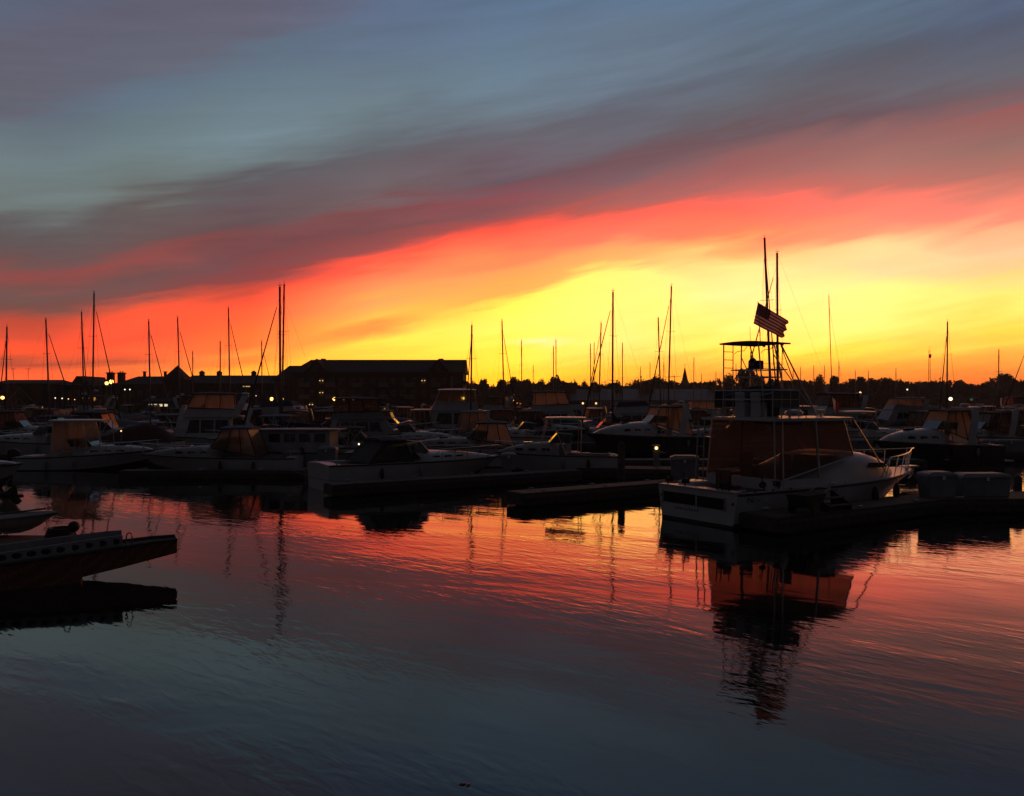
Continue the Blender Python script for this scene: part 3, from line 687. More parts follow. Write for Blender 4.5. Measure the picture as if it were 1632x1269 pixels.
# ------------------------------------------------------------------ docks
PLK = {}
def dock(label, a, ang, L, W, z=0.5, planks=True, name='floating_dock', side=1, fb_=True, cl=True, spacing=0.145):
    """a: near corner on the fascia side seen from the camera; dock extends to the left of its direction by W"""
    r = empty(name, (a[0], a[1], 0), R(ang), label, 'dock')
    zt = z; zb = z-0.42; fm = MB().box(0, L, 0, 0.05, zb, z-0.004).box(0, L, W-0.05, W, zb, z-0.004).box(-0.05, 0, 0, W, zb, z-0.004).box(L, L+0.05, 0, W, zb, z-0.004)
    for i in range(1, int(L/2.4)+1): fm.box(i*2.4, i*2.4+0.04, 0.06, W-0.06, z-0.28, z-0.05)
    fm.build('fascia', wood2, r)
    fl = MB(); x = 0.3
    while x < L-1.2: fl.box(x, x+1.4, 0.07, W-0.07, -0.25, z-0.31); x += 1.45
    fl.build('float', dfloat, r)
    MB().box(0.0, L, -0.06, -0.005, z-0.16, z-0.06).build('rub_strip', mat('rub_strip_grey', (0.09,0.09,0.09), 0.8), r)
    key = round(W, 2)
    n = int(L/spacing)
    if planks:
        if key not in PLK:
            me = []
            for v in range(3):
                o = MB().box(0, 0.135, 0.0, W, -0.036, 0.0+0.002*v); mm = bpy.data.meshes.new('plank'); mm.from_pydata(o.v, [], o.f); mm.materials.append(wood); me.append(mm)
            PLK[key] = me
        for i in range(n):
            o = bpy.data.objects.new('plank', rnd.choice(PLK[key])); C.objects.link(o); o.parent = r
            o.location = (i*L/n+0.004, rnd.uniform(-0.008, 0.008), z+0.036+rnd.uniform(-0.001, 0.002))
    else:
        mb = MB()
        for i in range(n): mb.box(i*L/n+0.004, (i+1)*L/n-0.006, 0, W, z, z+0.036+rnd.uniform(-.002,.002))
        o = mb.build('planking', wood, r); o['kind'] = 'stuff'
    if cl:
        x = 1.0
        while x < L:
            for yy in (0.14, W-0.14):
                MB().tube([(x-0.14, yy, z+0.10), (x+0.14, yy, z+0.10)], 0.018, 5).box(x-0.05, x-0.02, yy-0.012, yy+0.012, z+0.03, z+0.1).box(x+0.02, x+0.05, yy-0.012, yy+0.012, z+0.03, z+0.1).build('cleat', steel, r)
            x += 3.1
    return r
def piling(label, px, Y, ztop, r_=0.15, cap=False, group=None):
    e = empty('piling', G(px, Y), 0, label, 'piling', group)
    MB().tube([(0,0,-1), (0,0,ztop*0.5), (0.01,0,ztop)], r_, 10, r2=r_*0.9).build('post', pile, e, smooth=False)
    MB().tube([(0,0,ztop), (0,0,ztop+0.14)], r_*1.05, 10, r2=0.02).build('cap', boxw if cap else dfloat, e)
def dockbox(label, px, Y, wd, h, dep=0.7, z=0.54, rz=0, m=None, name='dock_box', tall=False):
    e = empty(name, G(px, Y, z), R(rz), label, 'dock box')
    MB().prism([(-wd/2+0.05, 0), (wd/2-0.05, 0), (wd/2, h*0.8), (-wd/2, h*0.8)], [dep/2-0.05]*2+[dep/2]*2).build('body', m or boxw, e, bevel=0.03)
    MB().prism([(-wd/2-0.03, h*0.8+0.003), (wd/2+0.03, h*0.8+0.003), (wd/2-0.02, h*0.93), (wd/2-0.2, h), (-wd/2+0.2, h), (-wd/2-0.0, h*0.93)], [dep/2+0.03]*3+[dep/2-0.12]*2+[dep/2+0.03]).build('lid', m or boxw, e, bevel=0.02)
    MB().box(-0.06, 0.06, -dep/2-0.05, -dep/2-0.02, h*0.7, h*0.84).build('latch', steel, e)
# ------------------------------------------------------------------ the sportfisher in front
def main_boat():
    L, B, fs, fb = 12.0, 3.95, 1.12, 1.36
    a = R(32); r = empty('sportfishing_boat', (6.06, 26.9, 0), a, 'large white sportfishing boat with a tall tuna tower and enclosed hardtop, nearest on the right', 'sportfishing boat')
    K = dict(tw=0.9, rake=0.16, full=2.6)
    hull(r, L, B, fs, fb, white, n=24, **K)
    deck(r, L, B, fs, fb, white, cock=(0.03, 0.33), sole=0.45, side=0.26, n=24, **K)
    # waterline stripe, covering boards, transom door lines and vents
    st = MB()
    for s in (1, -1):
        pts = []
        for i in range(25):
            t = i/24; bs, zs, bc, zc, zk, xs, xc, xk = hstat(L, B, fs, fb, t, **K); pts.append((xc, s*(bc+0.014), zc+0.05, xc))
        for p, q in zip(pts[:-1], pts[1:]):
            v = [(p[0], p[1], p[2]-0.04), (q[0], q[1], q[2]-0.04), (q[0], q[1]+s*0.012, q[2]+0.05), (p[0], p[1]+s*0.012, p[2]+0.05)]
            st.add(v, [(0,1,2,3)])
    bc = hstat(L, B, fs, fb, 0, **K)[2]
    st.box(-0.012, 0.0, -bc, bc, 0.0, 0.09)
    st.build('boot_stripe', blk, r)
    dk = mat('tinted_transom_panel', (0.010, 0.013, 0.013), 0.6, spec=0.2)
    for y0, y1, z0 in ((1.50, 0.02, 0.56), (-0.06, -1.28, 0.55)):
        MB().prism([(-0.02, z0), (-0.02, z0+0.36), (-0.003, z0+0.36), (-0.003, z0)], [abs(y1-y0)/2]*4, yc=(y0+y1)/2).build('transom_panel', dk, r, bevel=0.006)
    MB().box(-0.05, 0.32, -1.72, 1.72, fs-0.002, fs+0.045).build('transom_cap', white, r, bevel=0.015)
    mb = MB()
    for i, y in enumerate((0.95, 0.82, 0.7, 0.58, 0.44, 0.30, 0.18, 0.05, -0.08)):
        mb.box(-0.006, -0.001, y-0.035, y+0.03, 0.36+0.012*(i % 2), 0.43+0.01*(i % 3))
    mb.build('worn_lettering', mat('faded_lettering', (0.12,0.11,0.11), 0.6, scale=30), r)
    for s in (1, -1): MB().tube([(-0.02, s*1.62, 0.78), (0.0, s*1.62, 0.78)], 0.05, 12).build('exhaust_vent', blk, r)
    MB().box(-0.03, 0.0, -1.32, -1.26, 0.52, 0.95).box(-0.03, 0.0, 1.54, 1.6, 0.52, 0.95).build('door_seam', grey, r)
    # sole furniture
    MB().box(0.5, 1.3, 0.55, 1.4, 0.46, 1.28).build('bait_tank', white, r, bevel=0.07)
    MB().box(3.2, 3.95, -1.45, -0.25, 0.46, 1.30).build('tackle_station', white, r, bevel=0.05)
    MB().box(3.2, 3.95, 0.25, 1.45, 0.46, 1.30).build('tackle_station', white, r, bevel=0.05)
    MB().box(1.35, 1.75, -0.28, 0.28, 0.46, 0.85).tube([(1.55,0,0.85),(1.55,0,1.05)],0.05,8).box(1.3,1.8,-0.3,0.3,1.05,1.15).box(1.27,1.36,-0.3,0.3,1.15,1.7).build('fighting_chair', mat('varnished_teak', (0.10,0.045,0.02), 0.35), r, bevel=0.02)
    # cabin trunk forward, rounded like a dome
    secs = [(3.9, 1.20, 1.54, 1.72), (4.6, 1.24, 1.78, 1.70), (5.6, 1.26, 2.14, 1.66), (6.5, 1.28, 2.24, 1.58), (7.6, 1.30, 2.14, 1.44), (8.6, 1.32, 1.90, 1.22), (9.3, 1.33, 1.58, 0.95), (9.7, 1.34, 1.36, 0.7)]
    vs = []; q = 11
    for x, zb, zt, hw in secs:
        for j in range(q):
            th = math.pi*j/(q-1); vs.append((x, hw*math.copysign(abs(math.cos(th))**0.55, math.cos(th)), zb-0.12+(zt-zb+0.12)*math.sin(th)**0.6))
    n = len(secs)
    MB().add(vs, [(i*q+j, (i+1)*q+j, (i+1)*q+j+1, i*q+j+1) for i in range(n-1) for j in range(q-1)] + [tuple(range(q)), tuple((n-1)*q+j for j in range(q))[::-1]]).build('cabin_trunk', white, r, smooth=True)
    for s in (1, -1):
        MB().prism([(7.0, 1.62), (8.1, 1.60), (8.0, 1.76), (7.1, 1.80)], [0.02]*4, yc=s*1.50).build('cabin_window', glass, r)
    MB().box(8.95, 9.4, -0.25, 0.25, 1.60, 1.68).build('deck_hatch', glass, r, bevel=0.02)
    # lower helm under the hardtop
    MB().box(4.4, 5.2, -1.5, -0.3, 1.3, 2.15).build('helm_console', white, r, bevel=0.05)
    MB().tube([(4.32,-0.9,1.95),(4.26,-0.9,2.0)], 0.19, 14).build('steering_wheel', steel, r)
    MB().box(3.3, 3.75, -1.15, -0.65, 1.0, 1.72).box(3.28, 3.36, -1.15, -0.65, 1.72, 2.2).build('helm_seat', mat('seat_vinyl', (0.3,0.29,0.28), 0.5), r, bevel=0.05)
    MB().box(3.3, 3.75, 0.55, 1.15, 1.0, 1.72).box(3.28, 3.36, 0.55, 1.15, 1.72, 2.2).build('companion_seat', mat('seat_vinyl', (0.3,0.29,0.28), 0.5), r, bevel=0.05)
    # hardtop and its enclosure of smoked clear curtains
    zt = 3.34
    roof(r, 1.85, 6.15, 1.68, zt, white, 0.05, 0.10, 'hardtop')
    MB().tube([(1.88, -1.62, zt+0.05), (1.88, 1.62, zt+0.05)], 0.035, 6).build('roof_edge_rail', alu, r)
    enclosure(r, 2.25, 5.9, 1.70, 1.56, 1.42, 2.10, zt, None, tintv, 2, 0.12, 0.35, top=False, fr=alu, fw=0.026)
    fh = MB(); ch = MB()
    for s in (1, -1):
        fh.box(2.25, 4.1, s*1.70-0.03, s*1.70+0.03, 1.14, 1.42)
    fh.box(2.2, 2.26, -1.7, 1.7, 1.05, 1.42)
    fh.build('side_coaming', white, r)
    for s in (1, -1):
        MB().tube([(4.02, s*1.72, 1.4), (3.96, s*1.62, zt)], 0.045, 6).build('hardtop_post', alu, r)
        MB().tube([(6.05, s*1.6, zt), (8.25, s*1.42, 1.36)], 0.03, 6).build('tower_brace', alu, r)
        # aft ladder beside the enclosure
        mb = MB().tube([(1.95, s*1.62, 1.15), (1.98, s*1.55, zt)], 0.028, 6)
        if s > 0:
            mb.tube([(1.60, s*1.64, 1.15), (1.70, s*1.57, zt)], 0.028, 6)
            for i in range(6): mb.tube([(1.62+i*0.015, s*1.63, 1.4+i*0.33), (1.96, s*1.61, 1.4+i*0.33)], 0.018, 5)
        mb.build('ladder' if s > 0 else 'aft_post', alu, r)
    # things inside the hardtop ceiling
    MB().box(3.6, 4.5, -0.7, 0.7, zt-0.16, zt-0.01).build('electronics_box', white, r, bevel=0.03)
    # upper station on the hardtop: rail, console wrapped in canvas, seat
    zr = zt+0.12; zR = 4.38
    ring = [(2.2,-1.30),(2.2,1.30),(3.7,1.15),(3.95,0),(3.7,-1.15),(2.2,-1.30)]
    mb = MB().tube([(x,y,zR) for x,y in ring], 0.024, 6).tube([(x,y,(zr+zR)/2+0.15) for x,y in ring], 0.018, 5)
    for x, y in ring[:-1] + [(2.7,1.25),(3.2,1.2),(2.7,-1.25),(3.2,-1.2)]: mb.tube([(x,y,zr-0.04),(x,y,zR)], 0.022, 6)
    mb.build('upper_rail', alu, r)
    cs = mat('upper_rail_canvas', (0.085, 0.08, 0.082), 0.85, scale=4, bump=0.01)
    wr = MB()
    for (x0,y0),(x1,y1) in zip(ring[1:], ring[2:]):
        if x0 < 2.5 and x1 < 2.5: continue
        wr.add([(x0,y0*1.01,zr+0.34),(x1,y1*1.01,zr+0.34),(x1,y1*1.01,zR),(x0,y0*1.01,zR)], [(0,1,2,3)])
    wr.build('weather_cloth', cs, r)
    MB().box(3.1, 3.6, -0.5, 0.5, zr, 4.45).build('upper_console', cs, r, bevel=0.12)
    MB().prism([(2.75,zr+0.62),(3.75,zr+0.7),(3.65,4.42),(3.3,4.58),(2.9,4.5)], [0.85,0.85,0.6,0.55,0.65]).build('console_cover', cs, r, bevel=0.12)
    for y in (-0.35, 0.35): MB().box(2.45, 2.8, y-0.22, y+0.22, zr, zr+0.5).box(2.43,2.5,y-0.22,y+0.22,zr+0.5,zr+0.85).build('upper_seat', white, r, bevel=0.04)
    MB().ball((5.3, 0.35, zr+0.12), 0.33, 0.33, 0.13, n=14, m=8).tube([(5.3,0.35,zr-0.05),(5.3,0.35,zr+0.05)],0.1,8).build('radar_dome', white, r, smooth=True)
    MB().tube([(5.6,-0.6,zr-0.05),(5.6,-0.6,zr+0.16)],0.05,8).box(5.5,5.7,-0.72,-0.48,zr+0.12,zr+0.24).build('spotlight', steel, r)
    # tower legs
    zs = 5.98
    T = []
    def leg(pts, rr=0.026): MB().tube(pts, rr, 6).build('tower_leg', alu, r)
    leg([(2.12, 0.80, zr), (2.08, 0.74, zs)]); leg([(2.25, -0.95, zr), (2.15, -0.74, zs)])
    leg([(4.75, 1.1, zr), (3.35, 0.68, zs)]); leg([(4.75, -1.1, zr), (3.35, -0.68, zs)])
    leg([(3.3, 1.1, zr), (2.95, 0.72, zs)]); leg([(3.3, -1.1, zr), (2.95, -0.72, zs)])
    leg([(2.55, 0.75, zr), (2.50, 0.70, zs)], 0.02)
    mb = MB()
    for i in range(8): f = i/8; mb.tube([(2.12-0.04*f, 0.80-0.06*f, zr+0.3+(zs-zr)*f*0.9), (2.55-0.05*f, 0.75-0.05*f, zr+0.3+(zs-zr)*f*0.9)], 0.014, 5)
    mb.build('tower_rung', alu, r)
    for s in (1, -1):
        MB().tube([(4.6, s*1.05, zr+0.2), (2.9, s*0.72, zs-0.35)], 0.018, 5).tube([(3.35, s*0.7, zr+0.6), (3.4, s*0.7, zs-0.2)], 0.018, 5).tube([(2.15, s*0.80, zr+0.75), (3.9, s*0.9, zr+1.0)], 0.018, 5).build('cross_brace', alu, r)
    MB().tube([(2.4,0.7,5.1),(2.4,-0.7,5.1),(3.6,-0.75,5.1),(3.6,0.75,5.1),(2.4,0.7,5.1)],0.02,5).build('belly_rail', alu, r)
    MB().box(2.5, 3.5, -0.6, 0.6, 4.82, 4.86).build('tower_platform', alu, r)
    roof(r, 1.90, 3.75, 0.82, zs, mat('sunshade', (0.045,0.04,0.04), 0.8), 0.05, 0.05, 'sunshade')
    MB().box(2.75, 3.0, -0.25, 0.25, 5.1, 5.42).build('tower_helm', cs, r, bevel=0.03)
    MB().tube([(2.74, 0, 5.36), (2.66, 0, 5.4)], 0.14, 12).build('tower_wheel', steel, r)
    whip(r, 3.5, 0.75, 5.0, 1.7, 0.05)
    for y in (-0.4, 0.4): MB().tube([(3.7, y, zs+0.03), (3.78, y, zs+0.0)], 0.05, 8).build('spreader_light', alu, r)
    for y in (0.6, -0.6):
        MB().tube([(2.45, y, zs-0.32), (2.6, y, zs-0.22), (2.95, y, zs-0.18), (3.1, y, zs-0.02)], 0.012, 5).build('shade_bow', alu, r)
    inv = r.matrix_basis.inverted() if False else (Matrix.Translation((6.06,26.9,0)) @ Matrix.Rotation(a,4,'Z')).inverted()
    def W(px,py,Y): return inv @ P(px,py,Y)
    MB().tube([(3.3,-0.7,zs),(3.9,-1.3,zr)],0.018,5).tube([(3.3,-0.5,zs),(3.5,-0.9,zr)],0.012,4).build('tag_line', spar, r)
    MB().tube([W(1212,548,28.9), W(1208,481,28.9)], 0.018, 5).build('flag_staff', alu, r)
    # bow rail, anchor pulpit, cleats
    mb = MB(); top = []; low = []
    for i in range(7):
        t = 0.60+0.39*i/6; bs, zz, *_ = hstat(L, B, fs, fb, t, **K); low.append((L*t, max(0.06,bs-0.1), zz)); top.append((L*t+0.06, max(0.1,bs-0.04), zz+(0.72 if i else 0.03)))
    for s in (1, -1): mb.tube([(x, s*y, z) for x,y,z in top] + [(L+0.25, 0, top[-1][2]+0.02)], 0.020, 6)
    mb.build('bow_rail', steel, r, smooth=True)
    mb = MB()
    for s in (1, -1):
        for p, q_ in zip(low[1:], top[1:]): mb.tube([(p[0]-0.12, s*p[1], p[2]), (q_[0], s*q_[1], q_[2])], 0.017, 5)
    mb.build('stanchion', steel, r)
    MB().box(L-0.6, L+0.3, -0.2, 0.2, fb-0.03, fb+0.035).build('bow_pulpit', white, r, bevel=0.02)
    MB().tube([(L+0.25,0,fb-0.03),(L+0.1,0,fb-0.35),(L-0.15,0,fb-0.5)],0.03,6).tube([(L-0.1,-0.22,fb-0.3),(L-0.12,0.22,fb-0.34)],0.03,6).build('anchor', steel, r)
    for x in (0.35, 4.6, 10.6):
        for s in (1, -1):
            bs, zz = shr(L, B, fs, fb, x, **K); y = s*(bs-0.13)
            MB().tube([(x-0.15,y,zz+0.07),(x+0.15,y,zz+0.07)],0.018,5).box(x-0.05,x-0.02,y-.012,y+.012,zz-.01,zz+.07).box(x+0.02,x+0.05,y-.012,y+.012,zz-.01,zz+.07).build('cleat', steel, r)
    for x in (0.9, 1.7, 2.5):
        for s in (1, -1):
            bs, zz = shr(L, B, fs, fb, x, **K); MB().tube([(x, s*(bs-0.13), zz+0.005),(x-0.02, s*(bs-0.13), zz+0.02)],0.045,10).build('rod_holder', blk, r)
    # registration letters near the quarter, too worn for more than two letters
    cu = bpy.data.curves.new('letters','FONT'); cu.body = 'ME'; cu.size = 0.26; cu.extrude = 0.003
    o = bpy.data.objects.new('hull_lettering', cu); C.objects.link(o); bpy.context.view_layer.update()
    dg = bpy.context.evaluated_depsgraph_get(); me = bpy.data.meshes.new_from_object(o.evaluated_get(dg)); bpy.data.objects.remove(o)
    me.materials.append(mat('faded_red_letter', (0.16,0.05,0.04), 0.6))
    o = bpy.data.objects.new('hull_lettering', me); C.objects.link(o); o.parent = r
    bs, zz, bc_, zc_, *_ = hstat(L, B, fs, fb, 0.05, **K); ta = math.atan2(bs-bc_, zz-zc_)
    o.location = (0.42, -(bs*0.975+0.03), 0.82); o.rotation_euler = (R(90)-0.05, 0, 0)
    return r, W
mainb, MW = main_boat()

def world_on(root_loc, ang, p):
    return Matrix.Translation(root_loc) @ Matrix.Rotation(ang, 4, 'Z') @ Vector(p)
ML = lambda x, y, z: world_on((6.06, 26.9, 0), R(32), (x, y, z))
# reels and short rods along the covering boards
rl = [(0.12, 1.45, 'black fishing reel at the far left corner of the transom of the tower boat', 0.5), (0.12, 0.62, 'black fishing reel midway along the transom of the tower boat', -0.3),
      (0.12, -1.05, 'tall pair of black rod butts standing near the right corner of the transom', 0.2), (0.10, -1.35, 'black reel right beside the tall rod butts on the transom', -0.2),
      (1.3, -1.74, 'bulky black reel on the near side deck of the tower boat', 0.35), (1.95, -1.76, 'slim black reel on the near side deck just aft of the clear curtains', -0.3)]
for i, (x, y, lb, ln_) in enumerate(rl):
    e = empty('fishing_reel', ML(x, y, 1.155), R(32+30*i), lb, 'fishing reel')
    MB().tube([(0,0,0), (ln_*0.25, 0.05, 0.48 if i != 2 else 0.62)], 0.024, 6, r2=0.018).build('rod_butt', blk, e)
    if i == 2: MB().tube([(0.22,0.1,0), (0.12, 0.16, 0.6)], 0.028, 6, r2=0.016).build('rod_butt', blk, e)
    MB().tube([(0.06,-0.09,0.17),(0.06,0.09,0.17)], 0.085, 10).tube([(0.06,-0.11,0.17),(0.06,-0.09,0.17)],0.1,10).tube([(0.06,0.09,0.17),(0.06,0.11,0.17)],0.1,10).build('spool', blk, e)
    MB().tube([(0.06,-0.11,0.17),(0.14,-0.15,0.25),(0.16,-0.2,0.26)],0.012,5).build('crank', blk, e)
# flag
def flag(root, A, Bv, D, E, stripes, canton=None, nx=26, ny=13):
    """A top hoist, Bv bottom hoist, D top fly, E bottom fly (world points)"""
    vs = []; fs = []; ms = []
    for j in range(ny+1):
        for i in range(nx+1):
            u, v = i/nx, j/ny; p = A.lerp(D, u).lerp(Bv.lerp(E, u), v)
            s = math.sin(u*9.5+v*1.4)*0.085*(0.25+u) + math.sin(u*21+v*5)*0.02*u; p = p + (D-A)*(0.02*math.sin(v*17)+0.012*math.sin(v*41))*max(0, u-0.85)/0.15*2
            p = p + Vector((0.15*s, s*1.3, s*0.35)); vs.append(p)
    for j in range(ny):
        for i in range(nx):
            a = j*(nx+1)+i; fs.append((a, a+1, a+nx+2, a+nx+1))
            ms.append(2 if canton and i < nx*0.4 and j < 7 else (j % 2 if stripes else 0))
    return vs, fs, ms
def cloth(name, c):
    m = bpy.data.materials.new(name); m.use_nodes = True; t = m.node_tree; t.nodes.clear()
    o = t.nodes.new('ShaderNodeOutputMaterial'); mx = t.nodes.new('ShaderNodeMixShader'); d = t.nodes.new('ShaderNodeBsdfDiffuse'); tr = t.nodes.new('ShaderNodeBsdfTranslucent')
    no = t.nodes.new('ShaderNodeTexNoise'); no.inputs['Scale'].default_value = 6; cr = t.nodes.new('ShaderNodeValToRGB')
    cr.color_ramp.elements[0].color = (*[v*0.75 for v in c], 1); cr.color_ramp.elements[1].color = (*c, 1); t.links.new(no.outputs[0], cr.inputs[0])
    mx.inputs[0].default_value = 0.8; t.links.new(cr.outputs[0], d.inputs[0]); t.links.new(cr.outputs[0], tr.inputs[0])
    t.links.new(d.outputs[0], mx.inputs[1]); t.links.new(tr.outputs[0], mx.inputs[2]); t.links.new(mx.outputs[0], o.inputs[0]); return m
fr_ = cloth('flag_red', (0.30,0.035,0.03)); fw_ = cloth('flag_white', (0.75,0.60,0.55)); fbl = cloth('flag_blue', (0.09,0.04,0.07))
fl = empty('flag', P(1208,483,28.9), 0, 'American flag flying at a slant from the tower of the sportfishing boat', 'flag')
A, Bv, D, E = P(1208,482,28.9), P(1201,516,28.9), P(1256,511,28.7), P(1246,539,28.7)
vs, fs, ms = flag(fl, A, Bv, D, E, True, True)
o = fl.location.copy(); mb = MB(); mb.v = [tuple(v-o) for v in vs]; mb.f = fs; mb.m = ms; mb.build('cloth', [fr_, fw_, fbl], fl, smooth=True)
mb = MB()
for jj in range(9):
    for ii in range(6 if jj % 2 == 0 else 5):
        u = (0.035+0.066*ii+(0.033 if jj % 2 else 0)); v = (0.045+jj*0.056); i_, j_ = int(u*26), int(v*13)
        c = (vs[j_*27+i_]+vs[j_*27+i_+1]+vs[(j_+1)*27+i_]+vs[(j_+1)*27+i_+1])/4 - o
        for side in (-0.006, 0.006):
            pts = [c+Vector((math.sin(k*math.pi/5)*(0.020 if k % 2 == 0 else 0.008), side, math.cos(k*math.pi/5)*(0.020 if k % 2 == 0 else 0.008))) for k in range(10)]
            mb.add(pts, [tuple(range(10))])
mb.build('stars', fw_, fl)
e = empty('flag', P(1334,668,58), 0, 'small drooping red and white flag on a staff behind the bow of the tower boat', 'flag')
MB().tube([(0,0,-1.2),(-0.35,0,1.6)],0.02,5).build('staff', alu, e)
vs, fs, ms = flag(e, Vector((-0.35,0,1.55)), Vector((-0.25,0,0.75)), Vector((0.25,0.2,1.1)), Vector((0.1,0.2,0.45)), False, None, 12, 6)
mb = MB(); mb.v = [tuple(v) for v in vs]; mb.f = fs; mb.m = [0 if (i % 12) > 4 else 1 for i in range(len(fs))]; mb.build('cloth', [fr_, fw_], e, smooth=True)

# ------------------------------------------------------------------ docks near the camera
d3 = dock('long plank finger dock along the near side of the tower boat', (7.95, 24.3), 32, 8.9, 1.5)
dock('plank walkway running out of the picture at the right edge, under the two dock boxes', (15.0, 28.9), 3, 9.0, 2.3)
dock('short pale finger dock standing out over the water at the left of the tower boat', (0.45, 30.7), 34, 10.6, 1.1)
dock('dark finger dock beside the low white cruiser in the centre', (-7.4, 33.9), 33, 13.0, 1.1)
dock('main walkway crossing behind the stern of the tower boat', (3.4, 42.5), -12, 9.5, 2.0)
dock('low dock lying in front of the blue topped cruiser on the left', (-20.4, 42.4), 1, 9.5, 0.9, z=0.36)
dock('dark dock behind the moored hardtop boat at far left', (-38, 52.5), 1, 24, 1.4, planks=False, cl=False)
dock('far plank walkway between the two white cruisers right of the centre', (2.5, 48.2), 0, 22, 1.5, planks=False, cl=False)
dock('long dark dock behind the navy hulled cruiser on the right', (22, 55.5), 0, 26, 1.6, planks=False, cl=False)
dock('back walkway running across the middle of the marina', (-60, 68), 0, 120, 2.2, planks=False, cl=False, spacing=0.3)
dock('farther back walkway running across the marina', (-90, 98), 0, 190, 2.4, planks=False, cl=False, spacing=0.5)
dock('farthest walkway running across the marina near the shore', (-130, 140), 0, 260, 2.6, planks=False, cl=False, spacing=0.5)
dockbox('upright white dock box on the walkway just off the bow of the tower boat', 1493, 29.6, 1.05, 0.93, 0.8, rz=4)
dockbox('wide grey white dock box on the walkway at the right edge, second from the bow', 1562, 29.9, 1.82, 0.85, 0.85, rz=3)
dockbox('squat white locker seen over the left end of the transom of the tower boat', 1091, 36.6, 1.25, 1.05, 0.9, rz=-10)
dockbox('small white dock box at the bow of the low cruiser in the centre', 811, 41.5, 0.75, 0.85, 0.7)
dockbox('white dock box with a dark porthole between the blue topped cruiser and the low cruiser', 466, 45.6, 0.85, 0.75, 0.7)
dockbox('upright white locker beside the stern of the low cruiser in the centre', 522, 45.0, 1.05, 1.0, 0.7)
dockbox('pale dock box low behind the blue topped cruiser, left of two', 262, 47.6, 1.0, 0.8, 0.7)
dockbox('pale dock box low behind the blue topped cruiser, right of two', 298, 47.6, 1.3, 0.62, 0.7)
dockbox('grey dock box behind the stern of the navy hulled cruiser on the right', 1572, 56.2, 0.9, 0.85, 0.7)
dockbox('wide grey dock box on the dock at the far right, beyond the navy hulled cruiser', 1606, 56.2, 1.85, 0.85, 0.8)
dockbox('pale dock box on the dock behind the bow rail of the tower boat', 1366, 56.0, 1.55, 0.9, 0.8)
piling('weathered piling standing clear of the docks just left of the tower boat', 990, 38.2, 2.0, 0.19)
piling('dark piling at the outer end of the walkway under the right edge', 1622, 31.8, 1.0, 0.16)
piling('dark piling beside the dock box off the bow of the tower boat', 1527, 31.0, 0.78, 0.12)
piling('dark piling in the water beside the low dock at left of the centre', 481, 46, 1.3, 0.15)
piling('slim dark piling standing at the left end of the walkway behind the low cruiser', 884, 44.5, 1.1, 0.13)
# boarding steps on the finger dock
e = empty('boarding_steps', ML(3.0, -2.95, 0.54), R(32), 'dark boarding steps on the finger dock beside the tower boat', 'steps')
for i in range(3):
    MB().box(-0.55, 0.55, -0.35+i*0.26, -0.12+i*0.26, 0.2*(i+1)-0.03, 0.2*(i+1)).build('tread', wood, e)
mb = MB()
for x in (-0.56, 0.53): mb.add([(x,-0.36,0),(x,0.42,0),(x,0.42,0.6),(x,-0.36,0.18),(x+0.03,-0.36,0),(x+0.03,0.42,0),(x+0.03,0.42,0.6),(x+0.03,-0.36,0.18)], [(0,1,2,3),(7,6,5,4),(0,4,5,1),(1,5,6,2),(2,6,7,3),(3,7,4,0)])
mb.build('stringer', wood2, e)
e = empty('dock_cart', ML(1.6, -3.1, 0.54), R(40), 'low dark cart and coiled hose on the outer end of the finger dock', 'cart')
MB().prism([(-0.5,0.25),(0.45,0.25),(0.6,0.62),(-0.6,0.62)], [0.26,0.26,0.34,0.34]).build('tub', blk, e)
for s in (1,-1): MB().tube([(-0.15,s*0.36,0.2),(-0.15,s*0.42,0.2)],0.2,14).build('wheel', blk, e)
MB().tube([(0.5,-0.25,0.58),(1.0,-0.25,0.75),(1.0,0.25,0.75),(0.5,0.25,0.58)],0.018,6).build('handle', alu, e)
# mooring lines
def rope(label, p, q, sag=0.25, r_=0.014):
    p = Vector(p); q = Vector(q); pts = [p.lerp(q, i/10)-Vector((0,0,sag*4*(i/10)*(1-i/10))) for i in range(11)]
    o = p.copy(); ob = MB().tube([v-o for v in pts], r_, 5).build('mooring_line', mat('rope', (0.25,0.23,0.2), 0.9), None, smooth=True); ob.location = o
    tag(ob, label, 'rope')
rope('bow line drooping from the tower boat to the walkway', ML(12.1, 0, 1.2), (15.6, 30.0, 0.6), 0.2)
rope('stern line from the near quarter of the tower boat to the finger dock', ML(0.35, -1.7, 1.2), ML(1.6, -2.6, 0.62), 0.12)
rope('spring line lying along the near side of the tower boat', ML(4.6, -1.75, 1.22), ML(2.2, -2.5, 0.62), 0.15)
rope('looped line hanging on the near side of the cabin of the tower boat', ML(5.2, -1.86, 1.25), ML(6.3, -1.88, 1.1), 0.3)
rope('stern line of the low white cruiser in the centre', (-9.7, 35.4, 1.1), (-7.0, 35.1, 0.6), 0.2)
# cylindrical fenders hanging on the tower boat
for i, (x, lb) in enumerate(((2.6, 'dark cylindrical fender hanging between the tower boat and the steps'), (6.6, 'dark cylindrical fender hanging amidships on the near side of the tower boat'), (8.2, 'dark cylindrical fender hanging below the forward cabin window of the tower boat'))):
    bs, zz = shr(12.0, 3.95, 1.12, 1.36, x, tw=0.9, full=2.6)
    e = empty('fender', ML(x, -bs-0.13, 0.5), 0, lb, 'fender')
    MB().ball((0,0,0.2), 0.12, 0.12, 0.34, n=12, m=8).build('body', blk, e, smooth=True)
    MB().tube([(0,0,0.5),(0.02,0.03,zz-0.5)],0.01,4).build('line', mat('rope', (0.25,0.23,0.2), 0.9), e)

